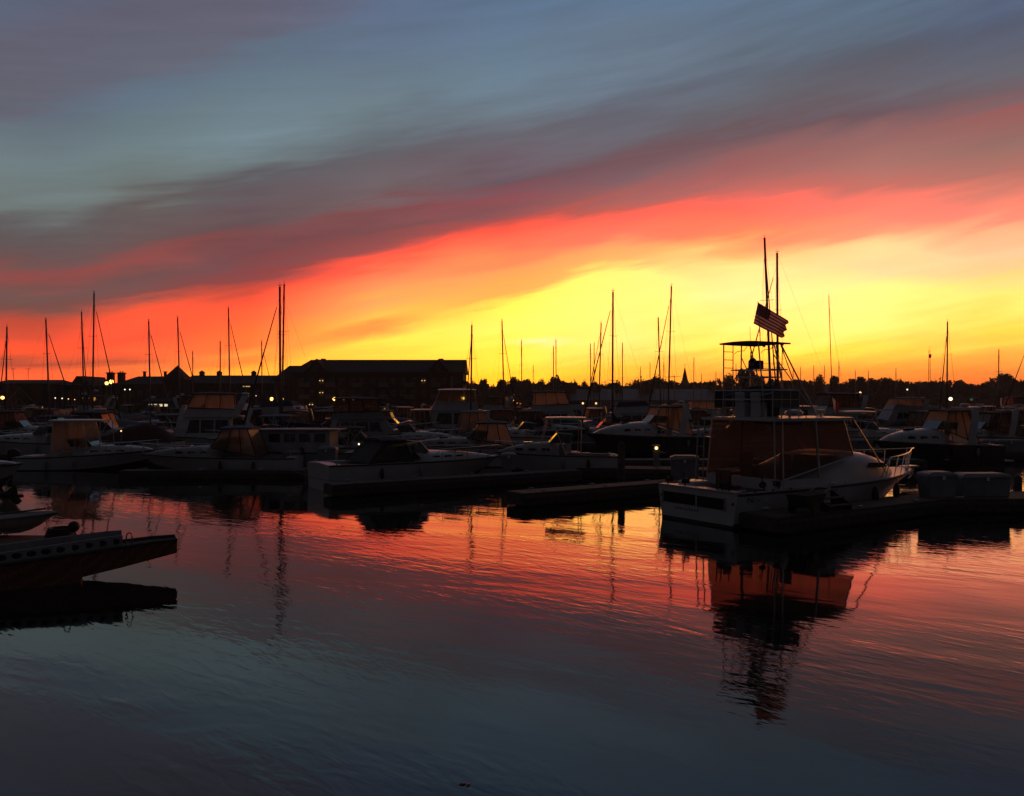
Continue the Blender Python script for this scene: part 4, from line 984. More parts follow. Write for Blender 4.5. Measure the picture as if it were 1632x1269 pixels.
# ------------------------------------------------------------------ scaled longboat and float in the left foreground
def longboat():
    r = empty('scale_painted_longboat', (-7.95, 19.3, 0), R(207), 'long low red boat painted with scales, its square upswept end pointing right', 'longboat')
    m = bpy.data.materials.new('red_scale_paint'); m.use_nodes = True; t = m.node_tree; b = t.nodes['Principled BSDF']; b.inputs['Roughness'].default_value = 0.6
    tcn = t.nodes.new('ShaderNodeTexCoord'); mp = t.nodes.new('ShaderNodeMapping'); mp.inputs['Scale'].default_value = (5.5, 5.5, 8); vo = t.nodes.new('ShaderNodeTexVoronoi'); vo.feature = 'DISTANCE_TO_EDGE'; vo.inputs['Randomness'].default_value = 0.45
    cr = t.nodes.new('ShaderNodeValToRGB'); cr.color_ramp.elements[0].color = (0.24,0.11,0.07,1); cr.color_ramp.elements[1].color = (0.10,0.028,0.018,1); cr.color_ramp.elements[0].position = 0.05; cr.color_ramp.elements[1].position = 0.13
    t.links.new(tcn.outputs['Object'], mp.inputs[0]); t.links.new(mp.outputs[0], vo.inputs['Vector']); t.links.new(vo.outputs[0], cr.inputs[0]); t.links.new(cr.outputs[0], b.inputs['Base Color'])
    # local +x runs away from the square end (to the left in the picture)
    st = [(0.0, 0.46, 0.78, 0.30), (0.5, 0.37, 0.77, 0.36), (1.2, 0.24, 0.72, 0.44), (1.95, 0.12, 0.66, 0.52), (2.02, -0.08, 0.66, 0.53), (3.2, -0.1, 0.58, 0.60), (4.8, -0.1, 0.50, 0.64), (7, -0.1, 0.46, 0.66), (11, -0.1, 0.5, 0.6)]
    vs = []
    for x, zb, zt, hw in st: vs += [(x, -hw, zt), (x, -hw*0.86, zb), (x, hw*0.86, zb), (x, hw, zt)]
    n = len(st); fs = [(i*4+j, (i+1)*4+j, (i+1)*4+j+1, i*4+j+1) for i in range(n-1) for j in range(3)] + [(0,1,2,3), tuple((n-1)*4+j for j in (3,2,1,0))]
    MB().add(vs, fs).build('hull', m, r)
    vs = []
    for x, zb, zt, hw in st: vs += [(x, -hw+0.02, zt-0.04), (x, hw-0.02, zt-0.04)]
    MB().add(vs, [(i*2, i*2+1, (i+1)*2+1, (i+1)*2) for i in range(n-1)]).build('deck', mat('boat_deck_brown', (0.05,0.042,0.036), 0.8), r)
    olive = mat('olive_gunwale', (0.06,0.06,0.048), 0.8)
    for s in (1, -1):
        MB().tube([(x, s*(hw+0.015), zt+0.0) for x, zb, zt, hw in st], 0.035, 6).build('gunwale', olive, r)
    # pale side board on the gunwale; dark ovals paint the shade of cut-outs
    pb = mat('pale_side_board', (0.26,0.27,0.31), 0.6)
    for s in (1, -1):
        top = [(1.15, 0.98), (1.5, 0.97), (2.4, 0.90), (3.6, 0.80), (5, 0.72), (7, 0.66), (11, 0.66)]
        bot = [(1.15, 0.75), (1.5, 0.73), (2.4, 0.67), (3.6, 0.60), (5, 0.53), (7, 0.50), (11, 0.52)]
        hw = [0.42, 0.46, 0.55, 0.6, 0.63, 0.65, 0.6]; mb = MB()
        for k in range(len(top)-1):
            (xa, za), (xb_, zb_) = top[k], top[k+1]; (_, ya), (_, yb) = bot[k], bot[k+1]
            v = [(xa, s*hw[k], ya), (xb_, s*hw[k+1], yb), (xb_, s*hw[k+1], zb_), (xa, s*hw[k], za)]
            mb.add([(x, y+s*0.02, z) for x, y, z in v] + [(x, y-s*0.02, z) for x, y, z in v], [(0,1,2,3), (7,6,5,4), (3,2,6,7), (0,3,7,4)])
        mb.build('side_board', pb, r)
        dark = mat('cutout_shade', (0.008,0.008,0.012), 0.8)
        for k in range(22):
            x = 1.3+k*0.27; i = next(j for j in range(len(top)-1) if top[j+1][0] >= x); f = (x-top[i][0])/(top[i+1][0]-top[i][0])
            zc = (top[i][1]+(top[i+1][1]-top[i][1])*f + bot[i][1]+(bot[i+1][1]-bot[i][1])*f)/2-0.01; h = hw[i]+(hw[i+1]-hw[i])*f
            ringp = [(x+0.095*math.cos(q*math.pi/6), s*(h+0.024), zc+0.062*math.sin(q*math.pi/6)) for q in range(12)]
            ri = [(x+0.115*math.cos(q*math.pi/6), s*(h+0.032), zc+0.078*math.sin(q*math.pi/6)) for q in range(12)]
            MB().add(ringp, [tuple(range(12)) if s > 0 else tuple(range(12))[::-1]]).build('cutout_shade_oval', dark, r)
            MB().add(ringp+ri, [(q, (q+1) % 12, (q+1) % 12+12, q+12) for q in range(12)]).build('oval_rim', pb, r)
    for x in (1.02, 2.25):
        MB().tube([(x-0.06, 0.5, 0.74), (x-0.06, 0.5, 0.95), (x-0.04, 0.5, 1.02), (x, 0.5, 1.04), (x+0.04, 0.5, 1.02), (x+0.06, 0.5, 0.95), (x+0.06, 0.5, 0.74)], 0.016, 6).build('grab_hoop', mat('hoop_grey',(0.14,0.14,0.15),0.5), r)
    for x in (1.9, 2.9, 3.9, 4.9, 5.9): MB().box(x, x+0.22, -0.5, 0.5, 0.6, 0.64).build('thwart', wood, r)
    return r
longboat()
dock('low grey float tucked behind the scale painted boat at the left edge', (-21, 20.5), -1, 9.7, 1.6, z=0.36)
def dinghy():
    r = empty('dinghy', (-15.4, 22.0, 0.42), R(2), 'small pale dinghy lying on the float at the left edge', 'dinghy')
    L, B = 3.1, 1.35; st = []
    for i in range(11):
        t = i/10; b = B/2*(0.85+0.15*math.sin(min(t*2,1)*1.57))*(1-max(0,(t-0.45)/0.55)**2.2)+0.01; zt = 0.42+0.16*t**2; zb = 0.0+0.4*max(0,(t-0.6)/0.4)**2
        st.append((L*t, b, zt, zb, L*t-0.25*t**3))
    vs = []
    for x, b, zt, zb, xk in st: vs += [(x, -b, zt), ((x+xk)/2, -b*0.85, (zt+zb)/2), (xk, 0, zb), ((x+xk)/2, b*0.85, (zt+zb)/2), (x, b, zt)]
    n = len(st); q = 5
    MB().add(vs, [(i*q+j, (i+1)*q+j, (i+1)*q+j+1, i*q+j+1) for i in range(n-1) for j in range(4)] + [(0,1,2,3,4)]).build('hull', cream, r, smooth=True)
    MB().tube([(x, b, zt) for x, b, zt, *_ in st], 0.035, 6).tube([(x, -b, zt) for x, b, zt, *_ in st], 0.035, 6).build('gunwale', grey, r)
    vs = []
    for x, b, zt, zb, xk in st: vs += [(x, -b+0.02, zt-0.06), (x, 0, zt+0.05), (x, b-0.02, zt-0.06)]
    MB().add(vs, [(i*3+j, i*3+j+1, (i+1)*3+j+1, (i+1)*3+j) for i in range(n-1) for j in range(2)]).build('cover', gcanvas, r, smooth=True)
    MB().tube([(1.6,-0.3,0.56),(2.7,0.15,0.66)],0.025,5).build('oar', wood, r)
dinghy()
e = empty('rope_coil', (-11.75, 21.6, 0.40), 0, 'dark lump of coiled rope with a ball float on the corner of the float', 'rope coil')
for i in range(4): MB().tube([(0.36*math.cos(k*math.pi/6)*(1-0.08*i)-0.2, 0.3*math.sin(k*math.pi/6), 0.05+0.06*i) for k in range(13)], 0.04, 6).build('loop', blk, e, smooth=True)
MB().ball((0.12,0.05,0.28),0.15).build('ball_float', blk, e, smooth=True)
def tipped_motor():
    r = empty('tilted_outboard_motor', G(12, 26, 0.0), R(6), 'dark outboard motor tilted out of the water at the left edge, propeller to the right', 'outboard motor')
    MB().tube([(-0.7,0,0.95),(-0.35,0,1.06),(0.0,0,1.06),(0.28,0,1.0)],0.09,8,r2=0.05).build('leg', blk, r, smooth=True)
    MB().prism([(-0.1,1.02),(0.2,0.75),(0.34,0.72),(0.28,1.3),(0.16,1.28),(-0.05,1.12)],[0.02]*6).build('skeg', blk, r)
    hub = MB().ball((0.38,0,0.98),0.12,0.06,0.06)
    for k in range(3):
        q = k*2.094+0.5; hub.add([(0.34,0.03*math.cos(q),0.98+0.03*math.sin(q)),(0.30,0.2*math.cos(q-0.3),0.98+0.2*math.sin(q-0.3)),(0.36,0.24*math.cos(q),0.98+0.24*math.sin(q)),(0.42,0.18*math.cos(q+0.35),0.98+0.18*math.sin(q+0.35))],[(0,1,2,3)])
    hub.build('propeller', blk, r)
    MB().ball((-0.65,0,0.78),0.5,0.28,0.22).build('cowling', grey, r, smooth=True)
    MB().box(-1.6,-0.9,-0.7,0.7,-0.2,0.7).build('bracket', dfloat, r)
tipped_motor()
# ------------------------------------------------------------------ named boats, front to back
def rem(r, *names):
    for c in kids(r):
        if c.name.split('.')[0] in names: bpy.data.objects.remove(c)
r = express('low white cruiser with a closed dark canvas top and a yellow roll, stern left', 660, 39.8, 33, 9.7, 3.2, 1.18, 1.2, top=None, ztop=2.2, trh=0.42, ctr=0.5, plat=False)
enclosure(r, 1.9, 4.5, 1.42, 1.05, 1.2, 1.3, 2.12, dcanvas, dcanvas, 3, 0.9, 0.7, camber=0.2)
a33 = R(33)
# dark flat dinghy bottom strapped on its foredeck, yellow roll, orange see-through side curtain
base = r.matrix_basis
def add_part(r, mb, name, m, **k): return mb.build(name, m, r, **k)
add_part(r, MB().ball((7.2, -0.3, 1.72), 0.95, 0.42, 0.10, n=14, m=6), 'deck_cover', dcanvas, smooth=True)
ty = MB().tube([(3.2,-1.1,1.9),(4.5,-1.0,2.05)],0.08,8); add_part(r, ty, 'rolled_cover', yell, smooth=True)
add_part(r, MB().add([(2.1,-1.50,1.3),(3.3,-1.47,1.5),(3.1,-1.36,2.0),(2.9,-1.36,1.95)],[(0,1,2,3)]), 'side_curtain', clearv)
for x in (3.9, 4.25): add_part(r, MB().tube([(x,-1.2,1.2),(x,-1.18,1.95)],0.03,5), 'canopy_post', blk)
r = express('white hardtop boat with an outboard and open frames, bow to the right', 146, 48.3, 5, 7.8, 2.7, 0.78, 1.18, name='hardtop_boat', top='hard', ztop=2.82, trh=0.5, ob=1, plat=False, tx=(0.24,0.62))
r = express('white cruiser with a blue canvas top, bow to the left', 352, 44.8, 183, 8.6, 3.0, 0.98, 1.16, dm=dirty, top='encl', topm=bcanvas, ztop=2.5, trh=0.55, vin=clearv, tx=(0.34,0.5), shm=mat('pale_windshield', (0.10,0.13,0.16), 0.08))
trawler('long low white cabin boat with a row of small windows, left of the centre', 470, 47.5, 178, 7.2, 2.7, 1.1, 1.25, dirty, zr=2.35)
r = express('white cuddy boat with a thin hardtop, bow to the left, right of the centre', 885, 43.8, 180, 6.6, 2.5, 1.15, 1.35, dm=dirty, top='hard', ztop=3.05, trh=0.62, ob=0, tx=(0.26,0.58), encl=False)
r = flybridge('white flybridge cruiser with pink lit clear curtains and a swept arch, left', 318, 60, 196, 9.8, 3.5, 1.3, 1.75, zh=2.85, zf=3.55, ztop=4.5, ctr=0.5)
covered('small boat under a domed maroon cover at the left', 222, 55, 176, 5.4, 2.3, 1.3, 1.4, rcanvas, h=1.35, ob=0, peak=0.4)
r = express('white express cruiser behind the maroon covered boat with a thin arch', 255, 63, 185, 8.0, 2.8, 1.3, 1.5, top='bimini', topm=gcanvas, ztop=2.9, arc=True)
r = flybridge('dark sportfisher with a black enclosed flybridge left of the centre', 590, 60, 12, 10.0, 3.6, 1.4, 1.9, hm=blackh, dm=grey, zh=2.7, zf=3.3, ztop=4.15, topm=dcanvas, arc=False, vin=dullv)
r = flybridge('big white cruiser with a rounded fly bridge below the right end of the apartment block', 708, 72, 186, 10.5, 3.7, 1.6, 2.1, zh=3.2, zf=4.0, ztop=4.95, topm=white, vin=tintv, arc=False, nw=2)
r = express('cruiser with a camper canvas glowing orange, in front of the big rounded flybridge boat', 752, 50.5, 186, 8.2, 2.9, 1.2, 1.45, dm=dirty, top='encl', topm=dcanvas, ztop=2.62, trh=0.5, tx=(0.3,0.5))
r = express('cruiser behind the camper canvas boat, two glowing side panels under a dark top', 778, 66, 8, 8.0, 2.8, 1.4, 1.6, top='encl', topm=gcanvas, ztop=3.1, trh=0.55)
r = flybridge('white flybridge cruiser with a dark covered cockpit and orange lit curtains, right of the centre', 893, 78, 4, 9.8, 3.6, 1.5, 2.0, zh=3.0, zf=3.75, ztop=4.85, topm=dcanvas, arc=False)
r = express('large navy hulled express cruiser with a dark canvas, bow to the left, behind the piling', 1036, 59, 187, 9.2, 3.2, 1.45, 1.75, hm=navy, top='encl', topm=dcanvas, ztop=3.55, trh=1.0, tx=(0.30,0.5), arc=True)
r = flybridge('flybridge boat with bright orange curtains just left of the tower boat', 1104, 98, 182, 9.0, 3.3, 1.4, 1.8, zh=2.7, zf=3.2, ztop=4.0, topm=dcanvas, arc=False)
trawler('small white pilothouse boat seen over the hardtop of the tower boat', 1290, 58, 2, 5.6, 2.2, 1.6, 1.8, white, zr=3.6, nw=2, x0=0.1, x1=0.5)
r = express('white express cruiser behind the bow of the tower boat, bow to the right', 1385, 62, 4, 8.6, 3.0, 1.3, 1.55, top='bimini', topm=cream, ztop=3.15, trh=0.6)
r = flybridge('grey flybridge cruiser in the back row above the express cruiser on the right', 1428, 90, 184, 9.0, 3.4, 1.5, 1.9, dm=dirty, zh=3.0, zf=3.6, ztop=4.3, topm=gcanvas, arc=True)
covered('boat under a pale shrink wrap tent in the back row on the right', 1484, 98, 182, 8.5, 3.2, 1.5, 1.7, tcanvas, h=2.2, ob=0, hm=dirty)
r = express('navy hulled express cruiser with a raked arch, beyond the bow of the tower boat', 1488, 52, 184, 7.8, 2.9, 1.25, 1.55, hm=navy, top='encl', topm=dcanvas, ztop=3.35, trh=0.95, arc=True, tx=(0.34,0.5))
r = express('pale blue decked boat with a canvas top cut by the right edge', 1628, 78, 182, 8.2, 2.9, 1.4, 1.6, dm=mat('pale_blue_gelcoat', (0.25,0.32,0.42), 0.4), top='encl', topm=tcanvas, ztop=3.5)
r = express('white express cruiser with a dark navy canvas panel behind the hardtop boat', 72, 54, 176, 8.6, 2.9, 1.25, 1.55, top='bimini', topm=ncanvas, ztop=2.95, trh=0.55)
r = express('dark canopied cruiser in the second row at the far left', 38, 68, 8, 8.4, 2.9, 1.3, 1.55, top='encl', topm=dcanvas, ztop=3.1, vin=tintv, hm=grey)
r = express('pale stern of a small outboard boat cut by the left edge', -58, 37.5, 8, 5.0, 2.1, 0.9, 1.15, ob=1, name='outboard_boat', top=None, trh=0.3, rail=False, ctr=0.5)
r = express('cruiser with a pale reflecting windscreen behind the left end of the cabin boat', 420, 56, 184, 7.8, 2.8, 1.3, 1.5, top='bimini', topm=gcanvas, ztop=2.95)
r = express('small white express boat with a raised hatch between the cabin boat and the low cruiser', 578, 50.5, 8, 5.6, 2.3, 1.2, 1.35, top='bimini', topm=dcanvas, ztop=2.3, trh=0.4)
r = express('white express boat tucked between the dark sportfisher and the camper canvas boat', 655, 56, 6, 6.8, 2.6, 1.45, 1.55, dm=white, top=None, trh=0.5)
r = express('white express cruiser moored behind the cuddy boat hardtop, bow left', 832, 60, 184, 7.0, 2.6, 1.4, 1.6, top='folded', topm=dcanvas)
r = express('small motorboat with a glowing windscreen left of the navy hulled express cruiser', 958, 72, 184, 6.2, 2.4, 1.1, 1.3, top='encl', topm=gcanvas, ztop=2.6)
r = trawler('white motorboat with a boxy cabin behind the navy hulled express cruiser on the right', 1592, 66, 178, 6.5, 2.5, 1.0, 1.2, dirty, zr=2.0, nw=3)

# ------------------------------------------------------------------ sailboats (every mast one can pick out)
SB = [ # px, top row, distance, base px, forestay px, cover, extras, label
 (11,521,75,9,-30,ncanvas,{}, 'sailboat with a bare mast right at the left edge of the picture'),
 (73,509,80,80,97,ncanvas,{}, 'sailboat second from the left edge with one stay slanting down to the right'),
 (130,497,85,135,113,bcanvas,dict(radar=True), 'sailboat whose mast stands just left of the tallest mast at the left, stays crossing'),
 (150,467,75,147,162,ncanvas,dict(radar=True), 'sailboat with the tallest mast at the left, above the big orange lamp'),
 (237,511,80,240,257,gcanvas,dict(radar=True), 'sailboat whose mast stands midway between the twin chimneys and the pointed gable'),
 (283,506,90,288,308,ncanvas,dict(radar=True), 'sailboat whose mast rises just right of the pointed gable'),
 (351,544,100,351,337,ncanvas,{}, 'sailboat with the short mast left of the pair in front of the long low block'),
 (364,491,85,367,386,tcanvas,{}, 'sailboat with the tall mast in front of the long low block at the left'),
 (417,544,110,418,436,ncanvas,{}, 'sailboat with a short mast crossed by the slanting furled sail left of the apartment block'),
 (446,457,58,447,374,ncanvas,dict(rt=0.095), 'sailboat with a dark blue sail cover and slanting furled jib left of the apartments'),
 (453,453,66,449,None,ncanvas,dict(ang=95,radar=False), 'sailboat whose tall mast all but merges with its neighbour left of the apartment block'),
 (752,518,70,750,737,blk,{}, 'sailboat whose mast stands just right of the apartment block'),
 (800,511,90,804,826,ncanvas,{}, 'sailboat whose mast stands alone between the apartment block and the brightest sky'),
 (831,543,130,832,None,ncanvas,dict(far=True), 'small sailboat with a thin mast just left of the brightest spot of the sky'),
 (977,465,70,976,930,dcanvas,dict(rt=0.095), 'sailboat with a tall thick mast and long slanting furled jib right of the brightest sky'),
 (958,515,95,954,934,ncanvas,{}, 'sailboat whose mast stands just left of the tall thick mast and its slanting jib'),
 (1049,506,90,1054,None,ncanvas,{}, 'sailboat with a short mast beside the tallest mast left of the tower boat'),
 (1070,456,75,1064,1038,ncanvas,{}, 'sailboat with the tallest mast between the slanting jib and the church steeple'),
 (1218.5,379,62,1231,1272,dcanvas,dict(rt=0.105), 'sailboat with the tallest mast of all, rising behind the tuna tower, left of the pair'),
 (1238.5,403,66,1240,1186,dcanvas,dict(rt=0.11), 'sailboat with the slightly shorter thick mast behind the tuna tower, right of the pair'),
 (1321,474,72,1328,None,gcanvas,dict(rt=0.04,bare=True), 'sailboat with a very thin bare mast right of the tower boat'),
 (1510,513,85,1509,1523,ncanvas,{}, 'sailboat with a tall mast and slanting forestay on the right'),
 (1592,557,120,1591,None,ncanvas,{}, 'sailboat whose mast rises over the largest tree at the right'),
 (1637,545,90,1640,1612,ncanvas,{}, 'sailboat with a slanting forestay cut by the right edge'),
]
for px, pt, Y, bs, fo, cv_, ex, lb in SB:
    sailboat(lb, px, pt, Y, bs, fo, cover=cv_, **ex)
# far anchorage: thin masts on the skyline
FM = [(850,583,205),(882,552,150),(886,542,160),(941,548,150),(947,546,165),(992,547,150),(1021,585,215),(1036,579,205),(1058,577,200),(1075,598,240),(1106,570,190),(1118,596,240),(1141,592,230),(1173,580,215),(1264,588,225),(1276,585,225),(1297,583,215),(1314,583,235),(1337,577,200),(1363,590,250),(1384,592,235),(1428,587,225),(720,600,190),(307,560,150)]
LM = [(0,'left picture edge'),(172,'chimneys'),(275,'pointed gable'),(460,'merged masts'),(738,'apartment corner'),(862,'brightest sky'),(977,'thick mast'),(1092,'steeple'),(1228,'tuna tower'),(1328,'hairline mast'),(1510,'tall right mast'),(1632,'right picture edge')]
ORD = ['first','second','third','fourth','fifth','sixth','seventh','eighth','ninth','tenth']
def ordinals(pxs):
    """for each column: (landmark, side, rank) against its nearest landmark"""
    res = {}; buckets = {}
    for p in pxs:
        l = min(LM, key=lambda q: abs(q[0]-p)); buckets.setdefault((l, p >= l[0]), []).append(p)
    for (l, right), ps in buckets.items():
        for k, p in enumerate(sorted(ps, key=lambda p: abs(p-l[0]))): res[p] = (ORD[k], 'right' if right else 'left', l[1])
    return res
om = ordinals([p for p, *_ in FM])
fars = {}
for px, pt, Y in FM:
    k, sd, lm = om[px]
    sailboat(f'tiny far sailboat on the skyline, {k} {sd} of the {lm}', px, pt, Y, px+rnd.uniform(-1,1), None, far=True, rt=0.10, sprd=1, group='far off sailboats on the skyline')

# ------------------------------------------------------------------ back rows of moored motorboats
protos = {}
def proto(kind, v):
    key = (kind, v)
    if key in protos: return protos[key]
    lm = 'x'
    hm, tm = [(white, dcanvas), (dirty, ncanvas), (grey, gcanvas), (navy, tcanvas)][v]
    if kind == 'express cruiser': r = express(lm, 816, 85, 184, 8.0, 2.8, 1.35, 1.6, hm=hm, top='encl', topm=tm, ztop=3.1, arc=v == 0, vin=dullv)
    elif kind == 'flybridge cruiser': r = flybridge(lm, 816, 85, 184, 9.5, 3.4, 1.4, 1.85, hm=hm, topm=tm, zh=2.9, zf=3.6, ztop=4.6, arc=v % 2 == 0, cvr=v in (1, 2), vin=dullv)
    elif kind == 'covered motorboat': r = covered(lm, 816, 85, 184, 7.0, 2.6, 1.2, 1.4, tm, h=1.3, hm=hm, ob=1)
    elif kind == 'hardtop fishing boat': r = express(lm, 816, 85, 184, 7.4, 2.7, 1.3, 1.6, hm=hm, name='hardtop_boat', top='hard', topm=white, ztop=3.2, ob=2, plat=False, vin=dullv)
    else: r = trawler(lm, 816, 85, 184, 7.8, 2.8, 1.2, 1.5, hm, zr=2.8)
    protos[key] = r; r['fresh'] = True; return r
rows = [(64, [128,175,470,505,1165,1215,1500,1560], 'third row'),
        (74, [8,118,200,296,372,452,545,630,690,800,868,918,1012,1130,1250,1330,1455,1540,1600], 'fourth row'),
        (104, [44,86,150,208,312,372,446,500,560,633,708,755,818,880,948,1005,1092,1180,1240,1300,1358,1410,1475,1535,1590], 'sixth row'),
        (88, [20,95,180,262,340,430,520,610,672,765,842,930,1010,1070,1150,1230,1335,1380,1500,1560,1612], 'fifth row'),
        (122, [12,62,118,170,228,286,345,402,468,530,590,648,790,850,912,968,1040,1135,1200,1262,1320,1376,1440,1505,1562,1620], 'seventh row'),
        (168, [30,72,110,150,196,240,292,338,382,430,486,540,588,634,690,745,800,860,920,985,1050,1112,1180,1250,1310,1370,1430,1490,1552,1610], 'farthest row')]
kinds = ['express cruiser','flybridge cruiser','covered motorboat','express cruiser','hardtop fishing boat','cabin boat','express cruiser']
cols_ = ['white','off white','grey','navy hulled']
tops_ = ['dark canvas','navy canvas','grey canvas','tan canvas']
for Y, pxs, rn in rows:
    plan = []
    for px in pxs:
        kd = kinds[rnd.randrange(7 if Y > 70 else 1)] if Y > 70 else 'express cruiser'; v = rnd.choices([0,1,2,3],[5,4,2,1])[0]; plan.append((px, kd, v))
    oo = ordinals(pxs)
    for px, kd, v in plan:
        p = proto(kd, v)
        if p.get('fresh'): o = p; del p['fresh']
        else: o = copy_tree(p)
        hd = rnd.choice([0, 180])+rnd.uniform(-14, 14) if rnd.random() < 0.75 else 270+rnd.uniform(-20, 20)
        c = G(px, Y+rnd.uniform(-3, 3)); dv = Vector((math.cos(R(hd)), math.sin(R(hd)), 0))*4
        o.location = c-dv; o.rotation_euler = (0, 0, R(hd)); o['category'] = 'motorboat'; o['group'] = 'motorboats moored in the dim back rows'
        k, sd, lm = oo[px]
        o['label'] = f'{cols_[v]} {kd}, {rn}, {k} {sd} of the {lm}'

# ------------------------------------------------------------------ lamps, dock pedestal
def street_lamp(label, px, py, Y, r_=0.42, m=None, base=1.2, group=None, name='street_lamp'):
    p = P(px, py, Y); e = empty(name, (p.x, p.y, base), 0, label, 'street lamp', group); h = p.z-base
    MB().tube([(0,0,0),(0,0,h*0.5),(0,0,h-r_)],0.09,8,r2=0.06).build('pole', spar, e)
    MB().tube([(0,0,h+r_*0.95),(0,0,h+r_*1.25)],r_*0.8,10,r2=0.05).build('lamp_cap', spar, e)
    MB().ball((0,0,h),r_).build('lamp_globe', m or lampw, e, smooth=True)
for px, py, rr, m, lb in [
  (4,634,.42,lampw,'orange shore lamp at the left edge'), (150,636,.46,lampw,'bright orange shore lamp under the tallest mast at the left'),
  (170,611,.42,lampw,'upper bright lamp below the chimneys, left of the pair'), (177.5,608.5,.52,lampw,'upper bright lamp below the chimneys, right and larger of the pair'),
  (433,636,.44,lampw,'orange shore lamp left of the blue sail cover mast, left of the pair'), (449,636,.46,lampw,'orange shore lamp beside the merged masts, right of the pair'),
  (533,636,.44,lampw,'bright orange shore lamp in front of the apartment block'),
  (548,637,.24,lampo,'small shore lamp just right of the bright one before the apartment block'), (563,637,.22,lampo,'second small shore lamp before the apartment block'),
  (199,621,.22,lampc,'small white lamp on the dark facade right of the chimneys, left of two'), (207,621,.22,lampc,'small white lamp on the dark facade right of the chimneys, right of two'),
  (88,634.5,.22,lampc,'small white lamp at the left end of the promenade row'), (99,635,.2,lampc,'small white lamp second in the promenade row'), (109,636,.18,lampo,'tiny amber lamp third in the promenade row'),
  (119,637,.15,lampo,'tiny dim lamp fourth in the promenade row'), (132,634.5,.22,lampc,'small white lamp just left of the bright orange lamp in the promenade row'), (142,634.5,.2,lampo,'small lamp touching the glow of the bright orange lamp'),
  (177,634.5,.22,lampc,'small white lamp right of the bright orange lamp'), (408,631,.13,lampc,'tiny white lamp left of the pair of orange shore lamps')]:
    street_lamp(lb, px, py, 206, rr*(1 if m is lampw else 0.72), m)
for px, py, Y, rr, m, b, lb in [(817,637,320,.6,lampo,1.1,'single warm lamp on the wooded shore right of the apartment block'),(929,643,205,.26,lampo,0.5,'small amber dock lamp left of the slanting jib'),
  (950,643,180,.22,lampo,0.5,'small amber dock lamp right of the slanting jib'),(1023,644,130,.17,lampo,0.5,'small amber dock lamp above the navy express cruiser'),
  (1127,654,110,.13,lampb,0.5,'small blue light just left of the tower boat'),(1141,644,100,.11,lampo,0.5,'small warm dock lamp by the upper rail of the tower boat'),
  (1371,626,335,.45,lampo,1.1,'small warm lamp among the trees right of the tower boat'),(1446,621,345,.3,lampc,1.1,'tiny white lamp high among the trees on the right'),
  (1515,636,335,.75,lampc,1.1,'bright white floodlight under the trees on the right'),(1548,637,335,.5,lampg,1.1,'small green light right of the white floodlight'),
  (572,708,46,.05,lampc,0.5,'tiny white dock light behind the stern of the low cruiser'),(193,687,52,.05,lampo,0.5,'tiny dim dock light beside the maroon cover')]:
    street_lamp(lb, px, py, Y, rr, m, b, name='dock_lamp' if Y < 300 else 'street_lamp')
e = empty('power_pedestal', G(1046, 43.5, 0.5), 0, 'lit power pedestal on the walkway right of the piling', 'pedestal')
MB().box(-0.14,0.14,-0.12,0.12,0.03,0.95).build('body', boxw, e, bevel=0.02)
MB().box(-0.12,0.12,-0.1,0.1,0.955,1.12).build('light', mat('pedestal_lens',(0.5,0.45,0.4),0.3), e)
MB().ball((-0.02,-0.13,1.02),0.075).build('bulb', emis('pedestal_bulb',(1.0,0.70,0.22),3), e, smooth=True)
MB().box(-0.2,0.2,-0.17,0.17,1.12,1.18).build('cap', boxw, e)
e = empty('boat_cabin_light', P(738,635,71.0), 0, 'yellow light shining in the curtain of the big rounded flybridge boat', 'cabin light')
MB().ball((0,0,0),0.13,0.08,0.12).build('bulb', emis('cabin_bulb',(1.0,0.62,0.10),3), e, smooth=True)
MB().box(-0.15,0.15,0.06,0.12,-0.05,0.2).build('bracket', alu, e)

# ------------------------------------------------------------------ shore buildings
WIN = {}
def window(root, x, y, z, w_=1.0, h=1.4, lit=False, rz=0, m=None):
    key = (w_, h, lit)
    if key not in WIN:
        f = MB().box(-w_/2-0.09,w_/2+0.09,-0.08,0,-h/2-0.12,-h/2).box(-w_/2-0.09,w_/2+0.09,-0.08,0,h/2,h/2+0.1).box(-w_/2-0.09,-w_/2,-0.07,0,-h/2,h/2).box(w_/2,w_/2+0.09,-0.07,0,-h/2,h/2).box(-0.03,0.03,-0.06,0,-h/2,h/2)
        p = MB().box(-w_/2,w_/2,-0.04,-0.003,-h/2,h/2); ms = []
        for mb, mm, nm in ((f, trim, 'window'), (p, litw if lit else glass, 'pane')):
            me = bpy.data.meshes.new(nm); me.from_pydata(mb.v, [], mb.f); me.materials.append(mm); ms.append(me)
        WIN[key] = ms
    f = bpy.data.objects.new('window', WIN[key][0]); C.objects.link(f); f.parent = root; f.location = (x, y, z)
    p = bpy.data.objects.new('pane', WIN[key][1]); C.objects.link(p); p.parent = f
    if lit:
        for d in (-0.4, 0.4): MB().ball((d*0.9, -0.5, 0.1), 0.11, n=6, m=4)._build('bulb', lampo, f)
def gable_roof(root, x0, x1, y0, y1, ze, zr, hipl=0, hipr=0, ov=0.5, name='roof', m=None):
    ym = (y0+y1)/2; th = 0.25
    v = [(x0-ov,y0-ov,ze),(x1+ov,y0-ov,ze),(x1+ov,y1+ov,ze),(x0-ov,y1+ov,ze),(x0-ov+hipl,ym,zr),(x1+ov-hipr,ym,zr)]
    v += [(x,y,z-th) for x,y,z in v[:4]]
    MB().add(v, [(0,1,5,4),(1,2,5),(2,3,4,5),(3,0,4),(0,6,7,1),(1,7,8,2),(2,8,9,3),(3,9,6,0),(6,9,8,7)]).build(name, m or roofm, root)
